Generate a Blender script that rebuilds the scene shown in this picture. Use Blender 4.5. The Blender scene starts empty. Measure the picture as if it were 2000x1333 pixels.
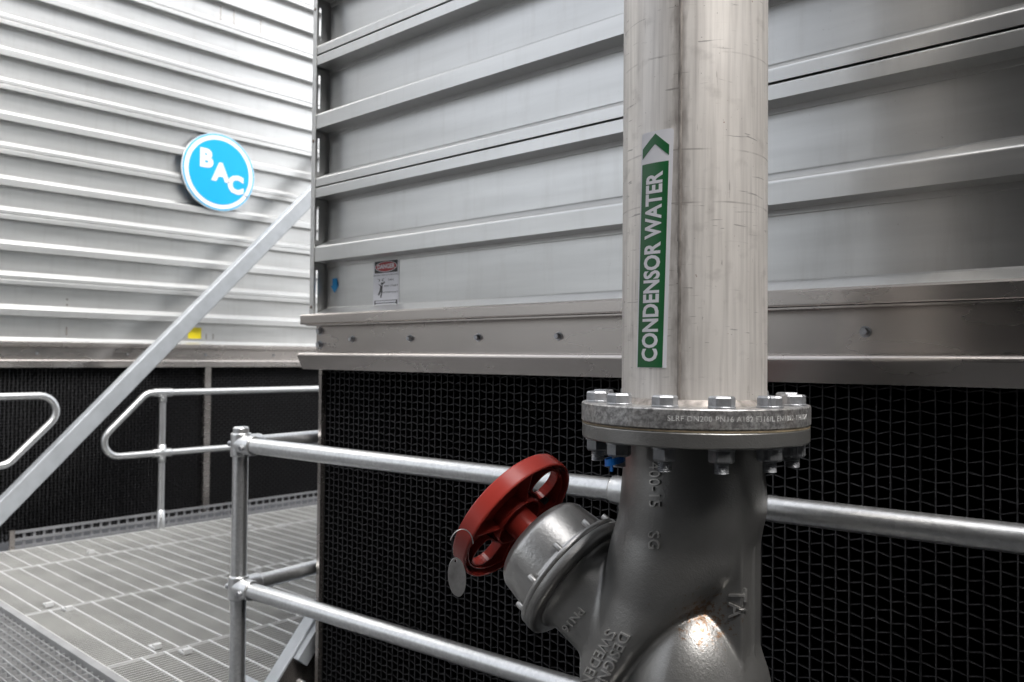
import bpy, bmesh, math, random
import numpy as np
from mathutils import Vector, Matrix
from mathutils.bvhtree import BVHTree
random.seed(7)
R = math.radians
scene = bpy.context.scene
C = scene.collection

# ------------------------------------------------------------------ camera
CZ = 1.266                                   # eye height above the grating
YAW, PITCH, ROLL = R(42.15), R(1.18), R(0.5)
cam_d = bpy.data.cameras.new('camera')
cam = bpy.data.objects.new('camera', cam_d)
C.objects.link(cam)
cam.matrix_world = (Matrix.Translation((0, 0, CZ)) @ Matrix.Rotation(YAW, 4, 'Z')
                    @ Matrix.Rotation(math.pi / 2 + PITCH, 4, 'X') @ Matrix.Rotation(ROLL, 4, 'Z'))
cam_d.sensor_width = 36.0
cam_d.lens = 28.84
cam_d.clip_start = 0.02
cam_d.clip_end = 400
cam_d.dof.use_dof = True
cam_d.dof.focus_distance = 1.28
cam_d.dof.aperture_fstop = 7.0
scene.camera = cam

# ------------------------------------------------------------------ light
SUN_EL, SUN_AZ = R(57), R(-10)               # azimuth measured from +x towards +y
w = bpy.data.worlds.new('World')
scene.world = w
w.use_nodes = True
nt = w.node_tree
nt.nodes.clear()
sky = nt.nodes.new('ShaderNodeTexSky')
sky.sky_type = 'NISHITA'
sky.sun_disc = False
sky.sun_elevation = SUN_EL
sky.sun_rotation = math.pi / 2 - SUN_AZ
sky.air_density = 1.0
sky.dust_density = 6.0
hs = nt.nodes.new('ShaderNodeHueSaturation')
hs.inputs['Saturation'].default_value = 0.22      # a veil of cloud
bg = nt.nodes.new('ShaderNodeBackground')
bg.inputs['Strength'].default_value = 0.15
wo = nt.nodes.new('ShaderNodeOutputWorld')
nt.links.new(sky.outputs[0], hs.inputs['Color'])
nt.links.new(hs.outputs[0], bg.inputs[0])
nt.links.new(bg.outputs[0], wo.inputs[0])
sun_d = bpy.data.lights.new('sun', 'SUN')
sun_d.energy = 0.7
sun_d.angle = R(30)
sun_d.color = (1.0, 0.965, 0.92)
sun = bpy.data.objects.new('sun', sun_d)
C.objects.link(sun)
sdir = Vector((math.cos(SUN_EL) * math.cos(SUN_AZ), math.cos(SUN_EL) * math.sin(SUN_AZ), math.sin(SUN_EL)))
sun.rotation_euler = sdir.to_track_quat('Z', 'Y').to_euler()
vs = scene.view_settings
vs.view_transform = 'Standard'
vs.look = 'None'
vs.gamma = 1.0
vs.exposure = 1.5
vs.use_curve_mapping = False
scene.cycles.max_bounces = 6
scene.cycles.diffuse_bounces = 3
scene.cycles.glossy_bounces = 4
scene.cycles.sample_clamp_indirect = 6.0

# ------------------------------------------------------------------ frames of reference
RT = Vector((math.cos(YAW), math.sin(YAW), 0))
FW = Vector((-math.sin(YAW), math.cos(YAW), 0))
def rd(r, d, z):
    v = RT * r + FW * d
    return Vector((v.x, v.y, z + CZ))
def P(x, y, z):                               # z measured from the eye
    return Vector((x, y, z + CZ))

# ------------------------------------------------------------------ materials
def newmat(name):
    m = bpy.data.materials.new(name)
    m.use_nodes = True
    t = m.node_tree
    b = t.nodes['Principled BSDF']
    return m, t, b
def N(t, typ, **kw):
    n = t.nodes.new(typ)
    for k, v in kw.items():
        setattr(n, k, v)
    return n
def coords(t, scale, kind='Object'):
    tc = N(t, 'ShaderNodeTexCoord')
    mp = N(t, 'ShaderNodeMapping')
    mp.inputs['Scale'].default_value = scale
    t.links.new(tc.outputs[kind], mp.inputs['Vector'])
    return mp.outputs[0]
def noise(t, scale, vec_scale=(1, 1, 1), detail=4.0, rough=0.55):
    n = N(t, 'ShaderNodeTexNoise')
    n.inputs['Scale'].default_value = scale
    n.inputs['Detail'].default_value = detail
    n.inputs['Roughness'].default_value = rough
    t.links.new(coords(t, vec_scale), n.inputs['Vector'])
    return n.outputs['Fac']
def ramp(t, fac, stops):
    r = N(t, 'ShaderNodeValToRGB')
    e = r.color_ramp.elements
    while len(e) < len(stops):
        e.new(0.5)
    for i, (p, c) in enumerate(stops):
        e[i].position = p
        e[i].color = (c, c, c, 1) if isinstance(c, (int, float)) else (*c, 1)
    t.links.new(fac, r.inputs[0])
    return r.outputs[0]
def mix(t, fac, a, b, mode='MIX'):
    n = N(t, 'ShaderNodeMix', data_type='RGBA', blend_type=mode)
    for sock, v in ((n.inputs[0], fac), (n.inputs[6], a), (n.inputs[7], b)):
        if hasattr(v, 'is_output'):
            t.links.new(v, sock)
        elif isinstance(v, (int, float)):
            sock.default_value = v
        else:
            sock.default_value = (*v, 1)
    return n.outputs[2]
def math_n(t, op, a, b=None, c=None):
    n = N(t, 'ShaderNodeMath', operation=op)
    for i, v in enumerate((a, b, c)):
        if v is None:
            continue
        if hasattr(v, 'is_output'):
            t.links.new(v, n.inputs[i])
        else:
            n.inputs[i].default_value = v
    return n.outputs[0]
def bump(t, b, h, strength, dist=0.001):
    n = N(t, 'ShaderNodeBump')
    n.inputs['Strength'].default_value = strength
    n.inputs['Distance'].default_value = dist
    t.links.new(h, n.inputs['Height'])
    t.links.new(n.outputs[0], b.inputs['Normal'])
def pbr(name, col, metal, rough, var=0.12, vscale=6.0, vstretch=(1, 1, 1), rvar=0.08,
        bumps=0.0, bscale=300.0, bstretch=(1, 1, 1), spec=None):
    m, t, b = newmat(name)
    n1 = noise(t, vscale, vstretch)
    lo = tuple(c * (1 - var) for c in col)
    hi = tuple(min(1, c * (1 + var)) for c in col)
    c = mix(t, ramp(t, n1, [(0.3, 0.0), (0.7, 1.0)]), lo, hi)
    t.links.new(c, b.inputs['Base Color'])
    b.inputs['Metallic'].default_value = metal
    n2 = noise(t, vscale * 2.3, vstretch)
    rr = N(t, 'ShaderNodeMapRange')
    rr.inputs[3].default_value = max(0.03, rough - rvar)
    rr.inputs[4].default_value = rough + rvar
    t.links.new(n2, rr.inputs[0])
    t.links.new(rr.outputs[0], b.inputs['Roughness'])
    if bumps:
        bump(t, b, noise(t, bscale, bstretch, 3.0), bumps)
    if spec is not None:
        b.inputs['Specular IOR Level'].default_value = spec
    return m

SEAM_DEG = math.degrees(math.atan2(-(RT * 0.2807 + FW * 1.2693).y, -(RT * 0.2807 + FW * 1.2693).x)) - 10.5
M = {}
# coated sheet steel of the tower walls: local x runs along the sheet, so the grain is stretched along x
def mat_panel():
    """coated sheet, rolled grain along x, slight oil-canning and dust runs"""
    m, t, b = newmat('coated_sheet')
    c = mix(t, ramp(t, noise(t, 9, (0.25, 1, 3)), [(0.3, 0.0), (0.7, 1.0)]), (0.60, 0.605, 0.60), (0.68, 0.685, 0.68))
    c = mix(t, ramp(t, noise(t, 7, (3.5, 1, 0.35), 6, 0.7), [(0.52, 0.0), (0.8, 0.22)]), c, (0.36, 0.34, 0.31))
    c = mix(t, ramp(t, noise(t, 150, (1, 1, 1), 3), [(0.70, 0.0), (0.78, 0.35)]), c, (0.30, 0.28, 0.26))
    t.links.new(c, b.inputs['Base Color'])
    b.inputs['Metallic'].default_value = 0.86
    rr = N(t, 'ShaderNodeMapRange')
    rr.inputs[3].default_value = 0.25
    rr.inputs[4].default_value = 0.38
    t.links.new(noise(t, 16, (0.15, 1, 2.5)), rr.inputs[0])
    t.links.new(rr.outputs[0], b.inputs['Roughness'])
    h = math_n(t, 'ADD', noise(t, 3.2, (0.6, 1, 1.6), 1), math_n(t, 'MULTIPLY', noise(t, 300, (0.04, 1, 1), 2), 0.012))
    bump(t, b, h, 0.35, 0.012)
    return m
M['panel'] = mat_panel()
M['stainless'] = pbr('stainless_trim', (0.54, 0.505, 0.48), 0.95, 0.27, 0.07, 3.0, (0.5, 1, 1.5), 0.04)
M['bolt'] = pbr('zinc_bolt', (0.40, 0.41, 0.43), 0.75, 0.45, 0.25, 60, (1, 1, 1), 0.12, 0.3, 400)
M['bolt_dark'] = pbr('dark_fixing', (0.16, 0.13, 0.11), 0.6, 0.5, 0.3, 60)
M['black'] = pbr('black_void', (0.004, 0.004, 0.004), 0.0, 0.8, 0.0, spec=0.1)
M['fill'] = pbr('black_plastic_fill', (0.0035, 0.0035, 0.004), 0.0, 0.55, 0.35, 30, (1, 1, 1), 0.1, spec=0.2)  # cell walls: the dark of the interior is put into the colour
M['fill_edge'] = pbr('lit_fill_edge', (0.044, 0.044, 0.047), 0.0, 0.55, 0.45, 45, (1, 1, 1), 0.1, spec=0.3)  # front edges of the same plastic, painted paler as if catching light
M['brace'] = pbr('galvanised_section', (0.40, 0.425, 0.45), 0.3, 0.42, 0.10, 12)
M['deck'] = pbr('roof_deck', (0.05, 0.05, 0.052), 0.0, 0.85, 0.2, 3)
M['gasket'] = pbr('gasket', (0.25, 0.20, 0.13), 0.0, 0.7, 0.3, 80)
M['red'] = pbr('red_plastic', (0.285, 0.030, 0.022), 0.0, 0.25, 0.05, 14, (1, 1, 1), 0.05, 0.03, 300)
M['white_vinyl'] = pbr('white_vinyl', (0.74, 0.74, 0.78), 0.0, 0.35, 0.03, 20)
M['green_vinyl'] = pbr('green_vinyl', (0.006, 0.115, 0.030), 0.0, 0.35, 0.06, 20)
M['cyan'] = pbr('cyan_sign', (0.0, 0.34, 0.66), 0.0, 0.4, 0.02, 5)
M['cyan_edge'] = pbr('blue_edge', (0.01, 0.36, 0.64), 0.0, 0.4, 0.02, 5)
M['sign_white'] = pbr('sign_white', (0.72, 0.73, 0.76), 0.0, 0.4, 0.02, 5)
M['yellow'] = pbr('yellow_vinyl', (0.75, 0.62, 0.01), 0.0, 0.4, 0.03, 20)
M['arrow'] = pbr('blue_vinyl', (0.01, 0.24, 0.55), 0.0, 0.4, 0.05, 20)
M['ink'] = pbr('black_ink', (0.02, 0.02, 0.022), 0.0, 0.4, 0.1, 20)
M['sign_red'] = pbr('red_ink', (0.40, 0.015, 0.02), 0.0, 0.4, 0.05, 20)
M['blue_tie'] = pbr('blue_nylon', (0.01, 0.16, 0.55), 0.0, 0.35, 0.05, 30)
M['tag'] = pbr('aluminium_tag', (0.30, 0.30, 0.305), 0.85, 0.42, 0.25, 40, (1, 1, 1), 0.1, 0.1, 120)
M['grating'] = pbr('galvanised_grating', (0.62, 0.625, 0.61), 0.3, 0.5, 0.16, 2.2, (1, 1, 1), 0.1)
M['grating_side'] = pbr('shaded_bar_side', (0.30, 0.30, 0.285), 0.1, 0.7, 0.25, 3)  # darker than the bar tops: shade between the bars put into the colour
M['walk'] = pbr('galvanised_walkway', (0.34, 0.345, 0.35), 0.3, 0.5, 0.2, 5)
M['toe'] = pbr('galvanised_toe', (0.22, 0.225, 0.235), 0.3, 0.5, 0.1, 6)
M['grating_bright'] = pbr('galvanised_cross_bar', (0.58, 0.585, 0.585), 0.2, 0.5, 0.08, 4)

def mat_galv():
    m, t, b = newmat('galvanised_tube')
    v = N(t, 'ShaderNodeTexVoronoi')
    v.inputs['Scale'].default_value = 130
    t.links.new(coords(t, (1, 1, 1)), v.inputs['Vector'])
    sep = N(t, 'ShaderNodeSeparateColor')
    t.links.new(v.outputs['Color'], sep.inputs[0])
    n1 = noise(t, 9)
    f = math_n(t, 'ADD', math_n(t, 'MULTIPLY', sep.outputs[0], 0.45), math_n(t, 'MULTIPLY', n1, 0.55))
    t.links.new(ramp(t, f, [(0.2, (0.62, 0.63, 0.635)), (0.8, (0.76, 0.77, 0.775))]), b.inputs['Base Color'])
    b.inputs['Metallic'].default_value = 0.92
    rr = N(t, 'ShaderNodeMapRange')
    rr.inputs[3].default_value = 0.30
    rr.inputs[4].default_value = 0.37
    t.links.new(sep.outputs[1], rr.inputs[0])
    t.links.new(rr.outputs[0], b.inputs['Roughness'])
    return m
M['galv'] = mat_galv()

def seam_near(t, s):
    """1 on the weld line of the pipe, falling to 0 a few centimetres away"""
    a = R(SEAM_DEG)
    side = math_n(t, 'ADD', math_n(t, 'MULTIPLY', s.outputs[0], -math.sin(a)), math_n(t, 'MULTIPLY', s.outputs[1], math.cos(a)))
    front = math_n(t, 'ADD', math_n(t, 'MULTIPLY', s.outputs[0], math.cos(a)), math_n(t, 'MULTIPLY', s.outputs[1], math.sin(a)))
    near = math_n(t, 'SUBTRACT', 0.62, math_n(t, 'MULTIPLY', math_n(t, 'ABSOLUTE', side), 22.0))
    return math_n(t, 'MULTIPLY', math_n(t, 'MAXIMUM', near, 0.0), math_n(t, 'GREATER_THAN', front, 0.0))
def mat_pipe():
    """pickled stainless pipe: dull pale metal, vertical draw streaks, scuffs, a few rust specks"""
    m, t, b = newmat('pickled_stainless_pipe')
    tc = N(t, 'ShaderNodeTexCoord')
    s = N(t, 'ShaderNodeSeparateXYZ')
    t.links.new(tc.outputs['Object'], s.inputs[0])
    ang = math_n(t, 'MULTIPLY', math_n(t, 'ARCTAN2', s.outputs[1], s.outputs[0]), 0.11)   # metres round the pipe
    def field(sa, sz, scale, detail=4.0, off=0.0, dist=0.0):
        cb = N(t, 'ShaderNodeCombineXYZ')
        t.links.new(math_n(t, 'MULTIPLY', ang, sa), cb.inputs[0])
        t.links.new(math_n(t, 'MULTIPLY', s.outputs[2], sz), cb.inputs[1])
        cb.inputs[2].default_value = off
        n = N(t, 'ShaderNodeTexNoise')
        n.inputs['Scale'].default_value = scale
        n.inputs['Detail'].default_value = detail
        n.inputs['Distortion'].default_value = dist
        t.links.new(cb.outputs[0], n.inputs['Vector'])
        return n.outputs['Fac']
    base = mix(t, ramp(t, field(1, 0.6, 12), [(0.3, 0.0), (0.72, 1.0)]), (0.71, 0.675, 0.64), (0.84, 0.805, 0.77))
    # vertical streaks
    base = mix(t, ramp(t, field(9, 0.35, 14, 5, 3), [(0.44, 0.0), (0.75, 0.55)]), base, (0.40, 0.37, 0.35))
    # grey patches of handling grime
    base = mix(t, ramp(t, field(1.6, 2.0, 16, 6, 7), [(0.57, 0.0), (0.76, 0.40)]), base, (0.32, 0.29, 0.27))
    # dirt trailing along the weld
    base = mix(t, ramp(t, math_n(t, 'ADD', seam_near(t, s), math_n(t, 'MULTIPLY', field(6, 1.5, 18, 6, 51), 0.6)), [(0.62, 0.0), (0.95, 0.75)]), base, (0.20, 0.17, 0.15))
    # horizontal scuffs
    base = mix(t, ramp(t, field(1.3, 13, 12, 4, 11, 1.2), [(0.665, 0.0), (0.71, 0.65)]), base, (0.22, 0.20, 0.185))
    # vertical and slanted hairline scratches
    base = mix(t, ramp(t, field(15, 0.9, 13, 5, 17, 1.4), [(0.69, 0.0), (0.72, 0.5)]), base, (0.26, 0.225, 0.20))
    # faint rings left by lifting straps
    for zr in (1.706, 1.566, 1.490):
        d_ = math_n(t, 'ABSOLUTE', math_n(t, 'SUBTRACT', math_n(t, 'ADD', s.outputs[2], math_n(t, 'MULTIPLY', field(1, 0.2, 6, 2, zr), 0.012)), zr + 0.006))
        line = math_n(t, 'MULTIPLY', math_n(t, 'LESS_THAN', d_, 0.0011), ramp(t, field(1.5, 0.5, 12, 4, zr + 5), [(0.42, 0.0), (0.6, 0.6)]))
        base = mix(t, line, base, (0.30, 0.27, 0.25))
    # specks
    sp = field(10, 10, 22, 2, 23)
    base = mix(t, ramp(t, sp, [(0.735, 0.0), (0.76, 0.85)]), base, (0.10, 0.075, 0.055))
    ru = field(5, 5, 20, 2, 31)
    base = mix(t, ramp(t, ru, [(0.745, 0.0), (0.78, 0.9)]), base, (0.22, 0.085, 0.015))
    t.links.new(base, b.inputs['Base Color'])
    b.inputs['Metallic'].default_value = 0.45
    rr = N(t, 'ShaderNodeMapRange')
    rr.inputs[3].default_value = 0.36
    rr.inputs[4].default_value = 0.58
    t.links.new(field(3, 1, 14, 5, 41), rr.inputs[0])
    t.links.new(rr.outputs[0], b.inputs['Roughness'])
    bump(t, b, math_n(t, 'ADD', field(0.6, 10, 12, 3, 11), field(12, 0.5, 14, 4, 3)), 0.10, 0.001)
    return m
M['pipe'] = mat_pipe()

def mat_flange():
    m, t, b = newmat('weathered_flange')
    n = noise(t, 130, (1, 1, 1), 6, 0.7)
    c = mix(t, ramp(t, n, [(0.42, 0.0), (0.62, 1.0)]), (0.24, 0.235, 0.235), (0.56, 0.555, 0.55))
    c = mix(t, ramp(t, noise(t, 18), [(0.5, 0.0), (0.75, 0.45)]), c, (0.42, 0.36, 0.31))
    t.links.new(c, b.inputs['Base Color'])
    b.inputs['Metallic'].default_value = 0.7
    b.inputs['Roughness'].default_value = 0.42
    bump(t, b, n, 0.3, 0.0006)
    return m
M['flange'] = mat_flange()

def mat_valve():
    m, t, b = newmat('grey_valve_paint')
    c = mix(t, ramp(t, noise(t, 11), [(0.3, 0.0), (0.7, 1.0)]), (0.24, 0.237, 0.23), (0.30, 0.297, 0.288))
    # rust round the lower dome and along the parting line
    tc = N(t, 'ShaderNodeTexCoord')
    mp = N(t, 'ShaderNodeMapping')
    mp.name = 'rust_centre'
    mp.inputs['Scale'].default_value = (1, 1, 1)
    t.links.new(tc.outputs['Object'], mp.inputs['Vector'])
    ln = N(t, 'ShaderNodeVectorMath', operation='LENGTH')
    t.links.new(mp.outputs[0], ln.inputs[0])
    near = N(t, 'ShaderNodeMapRange')
    near.inputs[1].default_value = 0.015
    near.inputs[2].default_value = 0.075
    near.inputs[3].default_value = 0.24
    near.inputs[4].default_value = 0.0
    t.links.new(ln.outputs['Value'], near.inputs[0])
    fac = ramp(t, math_n(t, 'ADD', near.outputs[0], noise(t, 140, (1, 1, 1), 5, 0.7)), [(0.69, 0.0), (0.80, 0.75)])
    c = mix(t, fac, c, (0.17, 0.075, 0.018))
    t.links.new(c, b.inputs['Base Color'])
    b.inputs['Metallic'].default_value = 0.72
    b.inputs['Roughness'].default_value = 0.36
    bump(t, b, math_n(t, 'ADD', noise(t, 170, (1, 1, 1), 3), noise(t, 420, (1, 1, 1), 2)), 0.38, 0.0009)
    return m
M['valve'] = mat_valve()
M['letter'] = pbr('pale_cast_lettering', (0.50, 0.49, 0.475), 0.75, 0.34, 0.15, 60, (1, 1, 1), 0.08, 0.2, 300)  # raised letters, paler than the casting
M['valve_cap'] = pbr('silver_valve_paint', (0.50, 0.495, 0.485), 0.85, 0.32, 0.08, 12, (1, 1, 1), 0.05, 0.4, 190)

# ------------------------------------------------------------------ mesh helpers
class MB:
    def __init__(s):
        s.v, s.f, s.sm = [], [], []
    def add(s, vs_, fs, smooth=False):
        o = len(s.v)
        s.v += [tuple(v) for v in vs_]
        s.f += [tuple(i + o for i in f) for f in fs]
        s.sm += [smooth] * len(fs)
        return s
    def box(s, c, size, rot=None):
        hx, hy, hz = (q / 2 for q in size)
        vs_ = [Vector((x, y, z)) for x in (-hx, hx) for y in (-hy, hy) for z in (-hz, hz)]
        if rot is not None:
            vs_ = [rot @ v for v in vs_]
        c = Vector(c)
        vs_ = [v + c for v in vs_]
        return s.add(vs_, [(0, 1, 3, 2), (4, 6, 7, 5), (0, 4, 5, 1), (2, 3, 7, 6), (0, 2, 6, 4), (1, 5, 7, 3)])
    def box2(s, a, b):
        return s.box([(a[i] + b[i]) / 2 for i in range(3)], [abs(b[i] - a[i]) for i in range(3)])
    def revolve(s, prof, origin, axis, n=48, closed=False, smooth=True, ang0=0.0, ref=None):
        """prof: (radius, height along axis)"""
        ax = Vector(axis).normalized()
        if ref is None:
            ref = Vector((0, 0, 1)) if abs(ax.z) < 0.9 else Vector((1, 0, 0))
        e1 = (Vector(ref) - ax * Vector(ref).dot(ax)).normalized()
        e2 = ax.cross(e1)
        o = Vector(origin)
        vs_, fs = [], []
        m_ = len(prof)
        for i in range(n):
            a = ang0 + 2 * math.pi * i / n
            d = e1 * math.cos(a) + e2 * math.sin(a)
            vs_ += [o + d * r + ax * h for r, h in prof]
        for i in range(n):
            j = (i + 1) % n
            for k in range(m_ if closed else m_ - 1):
                k2 = (k + 1) % m_
                fs.append((i * m_ + k, j * m_ + k, j * m_ + k2, i * m_ + k2))
        return s.add(vs_, fs, smooth)
    def revolve_sharp(s, prof, origin, axis, n=48, closed=False):
        m_ = len(prof)
        for k in range(m_ if closed else m_ - 1):
            s.revolve([prof[k], prof[(k + 1) % m_]], origin, axis, n)
        return s
    def cyl(s, p0, p1, r, n=20, smooth=True, r1=None):
        p0, p1 = Vector(p0), Vector(p1)
        L = (p1 - p0).length
        r1 = r if r1 is None else r1
        s.revolve([(r, 0), (r1, L)], p0, p1 - p0, n, smooth=smooth)
        s.revolve([(1e-5, 0), (r, 0)], p0, p1 - p0, n, smooth=False)
        s.revolve([(r1, L), (1e-5, L)], p0, p1 - p0, n, smooth=False)
        return s
    def tube(s, pts, r, n=20, cap=True):
        pts = [Vector(p) for p in pts]
        m_ = len(pts)
        tan = []
        for i in range(m_):
            a = pts[max(0, i - 1)]
            b = pts[min(m_ - 1, i + 1)]
            tan.append((b - a).normalized())
        ref = Vector((0, 0, 1)) if abs(tan[0].z) < 0.9 else Vector((1, 0, 0))
        e1 = (ref - tan[0] * ref.dot(tan[0])).normalized()
        vs_, fs = [], []
        for i in range(m_):
            e1 = (e1 - tan[i] * e1.dot(tan[i])).normalized()
            e2 = tan[i].cross(e1)
            for k in range(n):
                a = 2 * math.pi * k / n
                vs_.append(pts[i] + e1 * (r * math.cos(a)) + e2 * (r * math.sin(a)))
        for i in range(m_ - 1):
            for k in range(n):
                k2 = (k + 1) % n
                fs.append((i * n + k, i * n + k2, (i + 1) * n + k2, (i + 1) * n + k))
        s.add(vs_, fs, True)
        if cap:
            s.add(vs_[:n], [tuple(range(n))[::-1]])
            s.add(vs_[-n:], [tuple(range(n))])
        return s
    def extrude_x(s, prof, x0, x1, closed=False, smooth=False):
        """prof: (y, z) points swept along x; mitre by giving x0/x1 as functions of (y, z)"""
        fx0 = x0 if callable(x0) else (lambda y, z: x0)
        fx1 = x1 if callable(x1) else (lambda y, z: x1)
        m_ = len(prof)
        vs_ = [(fx0(y, z), y, z) for y, z in prof] + [(fx1(y, z), y, z) for y, z in prof]
        fs = [(i, (i + 1) % m_, m_ + (i + 1) % m_, m_ + i) for i in range(m_ if closed else m_ - 1)]
        if closed:
            fs += [tuple(range(m_))[::-1], tuple(range(m_, 2 * m_))]
        return s.add(vs_, fs, smooth)
    def mesh(s, name):
        me = bpy.data.meshes.new(name)
        me.from_pydata(s.v, [], s.f)
        me.polygons.foreach_set('use_smooth', s.sm)
        me.update()
        return me
    def build(s, name, mat, parent=None, label=None, recalc=True):
        me = s.mesh(name)
        if recalc:
            bm = bmesh.new()
            bm.from_mesh(me)
            bmesh.ops.recalc_face_normals(bm, faces=bm.faces)
            bm.to_mesh(me)
            bm.free()
        me.materials.append(M[mat] if isinstance(mat, str) else mat)
        return link(name, me, parent, label)

def link(name, me, parent=None, label=None):
    o = bpy.data.objects.new(name, me)
    C.objects.link(o)
    if parent is not None:
        o.parent = parent
    if label:
        o['label'] = label
    return o
def thing(name, label, cat, loc=(0, 0, 0), rotz=0.0, group=None):
    o = bpy.data.objects.new(name, None)
    C.objects.link(o)
    o.location = loc
    o.rotation_euler = (0, 0, rotz)
    o.empty_display_size = 0.1
    return tag(o, label, cat, group)
def tag(o, label, cat, group=None):
    o['label'] = label
    o['category'] = cat
    if group:
        o['group'] = group
    return o
def structure(o):
    o['kind'] = 'structure'
    return o
def arc(cy, cz, r, a0, a1, n=5):
    return [(cy + r * math.cos(R(a0 + (a1 - a0) * i / n)), cz + r * math.sin(R(a0 + (a1 - a0) * i / n))) for i in range(n + 1)]
def fillet(pts, r, n=6):
    out = [Vector(pts[0])]
    for i in range(1, len(pts) - 1):
        a, b, c = Vector(pts[i - 1]), Vector(pts[i]), Vector(pts[i + 1])
        u, v = (a - b).normalized(), (c - b).normalized()
        th = u.angle(v)
        k = r / math.tan(th / 2)
        p0, p1 = b + u * k, b + v * k
        cen = b + (u + v).normalized() * (r / math.sin(th / 2))
        q0, q1 = p0 - cen, p1 - cen
        tot = q0.angle(q1)
        for j in range(n + 1):
            f = j / n
            q = (q0 * math.sin((1 - f) * tot) + q1 * math.sin(f * tot)) / math.sin(tot)
            out.append(cen + q)
    out.append(Vector(pts[-1]))
    return out
def text_data(body, size, offset=0.0, align='CENTER', slices=None, spacing=1.0):
    """filled outlines of a text as (verts xy, faces), optionally cut along y / x every `slices` metres"""
    cu = bpy.data.curves.new('t', 'FONT')
    cu.body = body
    cu.size = size
    cu.offset = offset
    cu.align_x = align
    cu.align_y = 'CENTER'
    cu.space_character = spacing
    cu.resolution_u = 3
    ob = bpy.data.objects.new('t', cu)
    C.objects.link(ob)
    dg = bpy.context.evaluated_depsgraph_get()
    me = bpy.data.meshes.new_from_object(ob.evaluated_get(dg))
    bpy.data.objects.remove(ob)
    bm = bmesh.new()
    bm.from_mesh(me)
    bpy.data.meshes.remove(me)
    bmesh.ops.remove_doubles(bm, verts=bm.verts, dist=size * 1e-4)
    if slices:
        xs = [v.co.x for v in bm.verts]
        ys = [v.co.y for v in bm.verts]
        for ax, lo, hi in ((0, min(xs), max(xs)), (1, min(ys), max(ys))):
            k = lo + slices
            while k < hi:
                no = Vector((1, 0, 0)) if ax == 0 else Vector((0, 1, 0))
                bmesh.ops.bisect_plane(bm, geom=bm.verts[:] + bm.edges[:] + bm.faces[:], plane_co=no * k, plane_no=no)
                k += slices
    bm.verts.index_update()
    vs_ = [v.co.to_2d() for v in bm.verts]
    fs = [[v.index for v in f.verts] for f in bm.faces]
    bm.free()
    return vs_, fs
def solid(mb, vs_, fs, fn, h, smooth=False):
    """raise a flat figure (x, y) -> fn(x, y, height) by h, with side walls"""
    top = [fn(v[0], v[1], h) for v in vs_]
    o = len(mb.v)
    mb.add(top, fs, smooth)
    cnt = {}
    for f in fs:
        for i in range(len(f)):
            a, b = f[i], f[(i + 1) % len(f)]
            key = (min(a, b), max(a, b))
            cnt[key] = None if key in cnt else (a, b)
    base = {}
    for e in cnt.values():
        if e is None:
            continue
        for i in e:
            if i not in base:
                base[i] = len(mb.v)
                mb.v.append(tuple(fn(vs_[i][0], vs_[i][1], 0.0)))
        mb.f.append((o + e[0], base[e[0]], base[e[1]], o + e[1]))
        mb.sm.append(False)
def curve_plate(loops, depth, bevel=0.0):
    """2D outlines (first outer, rest holes) -> solid plate mesh data, z from -depth/2 to depth/2"""
    cu = bpy.data.curves.new('c', 'CURVE')
    cu.dimensions = '2D'
    cu.fill_mode = 'BOTH'
    cu.extrude = depth / 2 - bevel
    cu.bevel_depth = bevel
    cu.bevel_resolution = 2
    for lp in loops:
        sp = cu.splines.new('POLY')
        sp.points.add(len(lp) - 1)
        for p, q in zip(sp.points, lp):
            p.co = (q[0], q[1], 0, 1)
        sp.use_cyclic_u = True
    ob = bpy.data.objects.new('c', cu)
    C.objects.link(ob)
    dg = bpy.context.evaluated_depsgraph_get()
    me = bpy.data.meshes.new_from_object(ob.evaluated_get(dg))
    vs_ = [v.co.copy() for v in me.vertices]
    fs = [tuple(p.vertices) for p in me.polygons]
    bpy.data.objects.remove(ob)
    bpy.data.meshes.remove(me)
    return vs_, fs
def hexhead(mb, c, axis, af, h, n=6, ang0=0.0):
    r = af / 2 / math.cos(math.pi / 6)
    mb.revolve([(r, 0), (r, h * 0.82), (r * 0.9, h), (1e-5, h)], c, axis, 6, smooth=False, ang0=ang0)
    mb.revolve([(1e-5, 0), (r, 0)], c, axis, 6, smooth=False, ang0=ang0)

# ------------------------------------------------------------------ the ground below the platforms
g = MB()
g.box2((-60, -60, -1.36), (60, 60, -1.30))
structure(g.build('roof_deck', 'deck'))

# unseen wall added behind and beside the viewpoint to shut out the low sky
g = MB()
g.box2((-1.9, -6.0, -1.2), (9.0, -1.5, 7.0))
g.box2((2.4, -1.455, -1.2), (9.0, 1.38, 4.9))
for i in range(13):
    g.box2((-1.85 + i * 0.3, -1.5, -0.2), (-1.75 + i * 0.3, -1.46, 6.9))
M['shade_wall_mat'] = pbr('shade_wall_cladding', (0.035, 0.035, 0.036), 0.0, 0.6, 0.1, 2)
structure(g.build('shade_wall', 'shade_wall_mat'))

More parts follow.
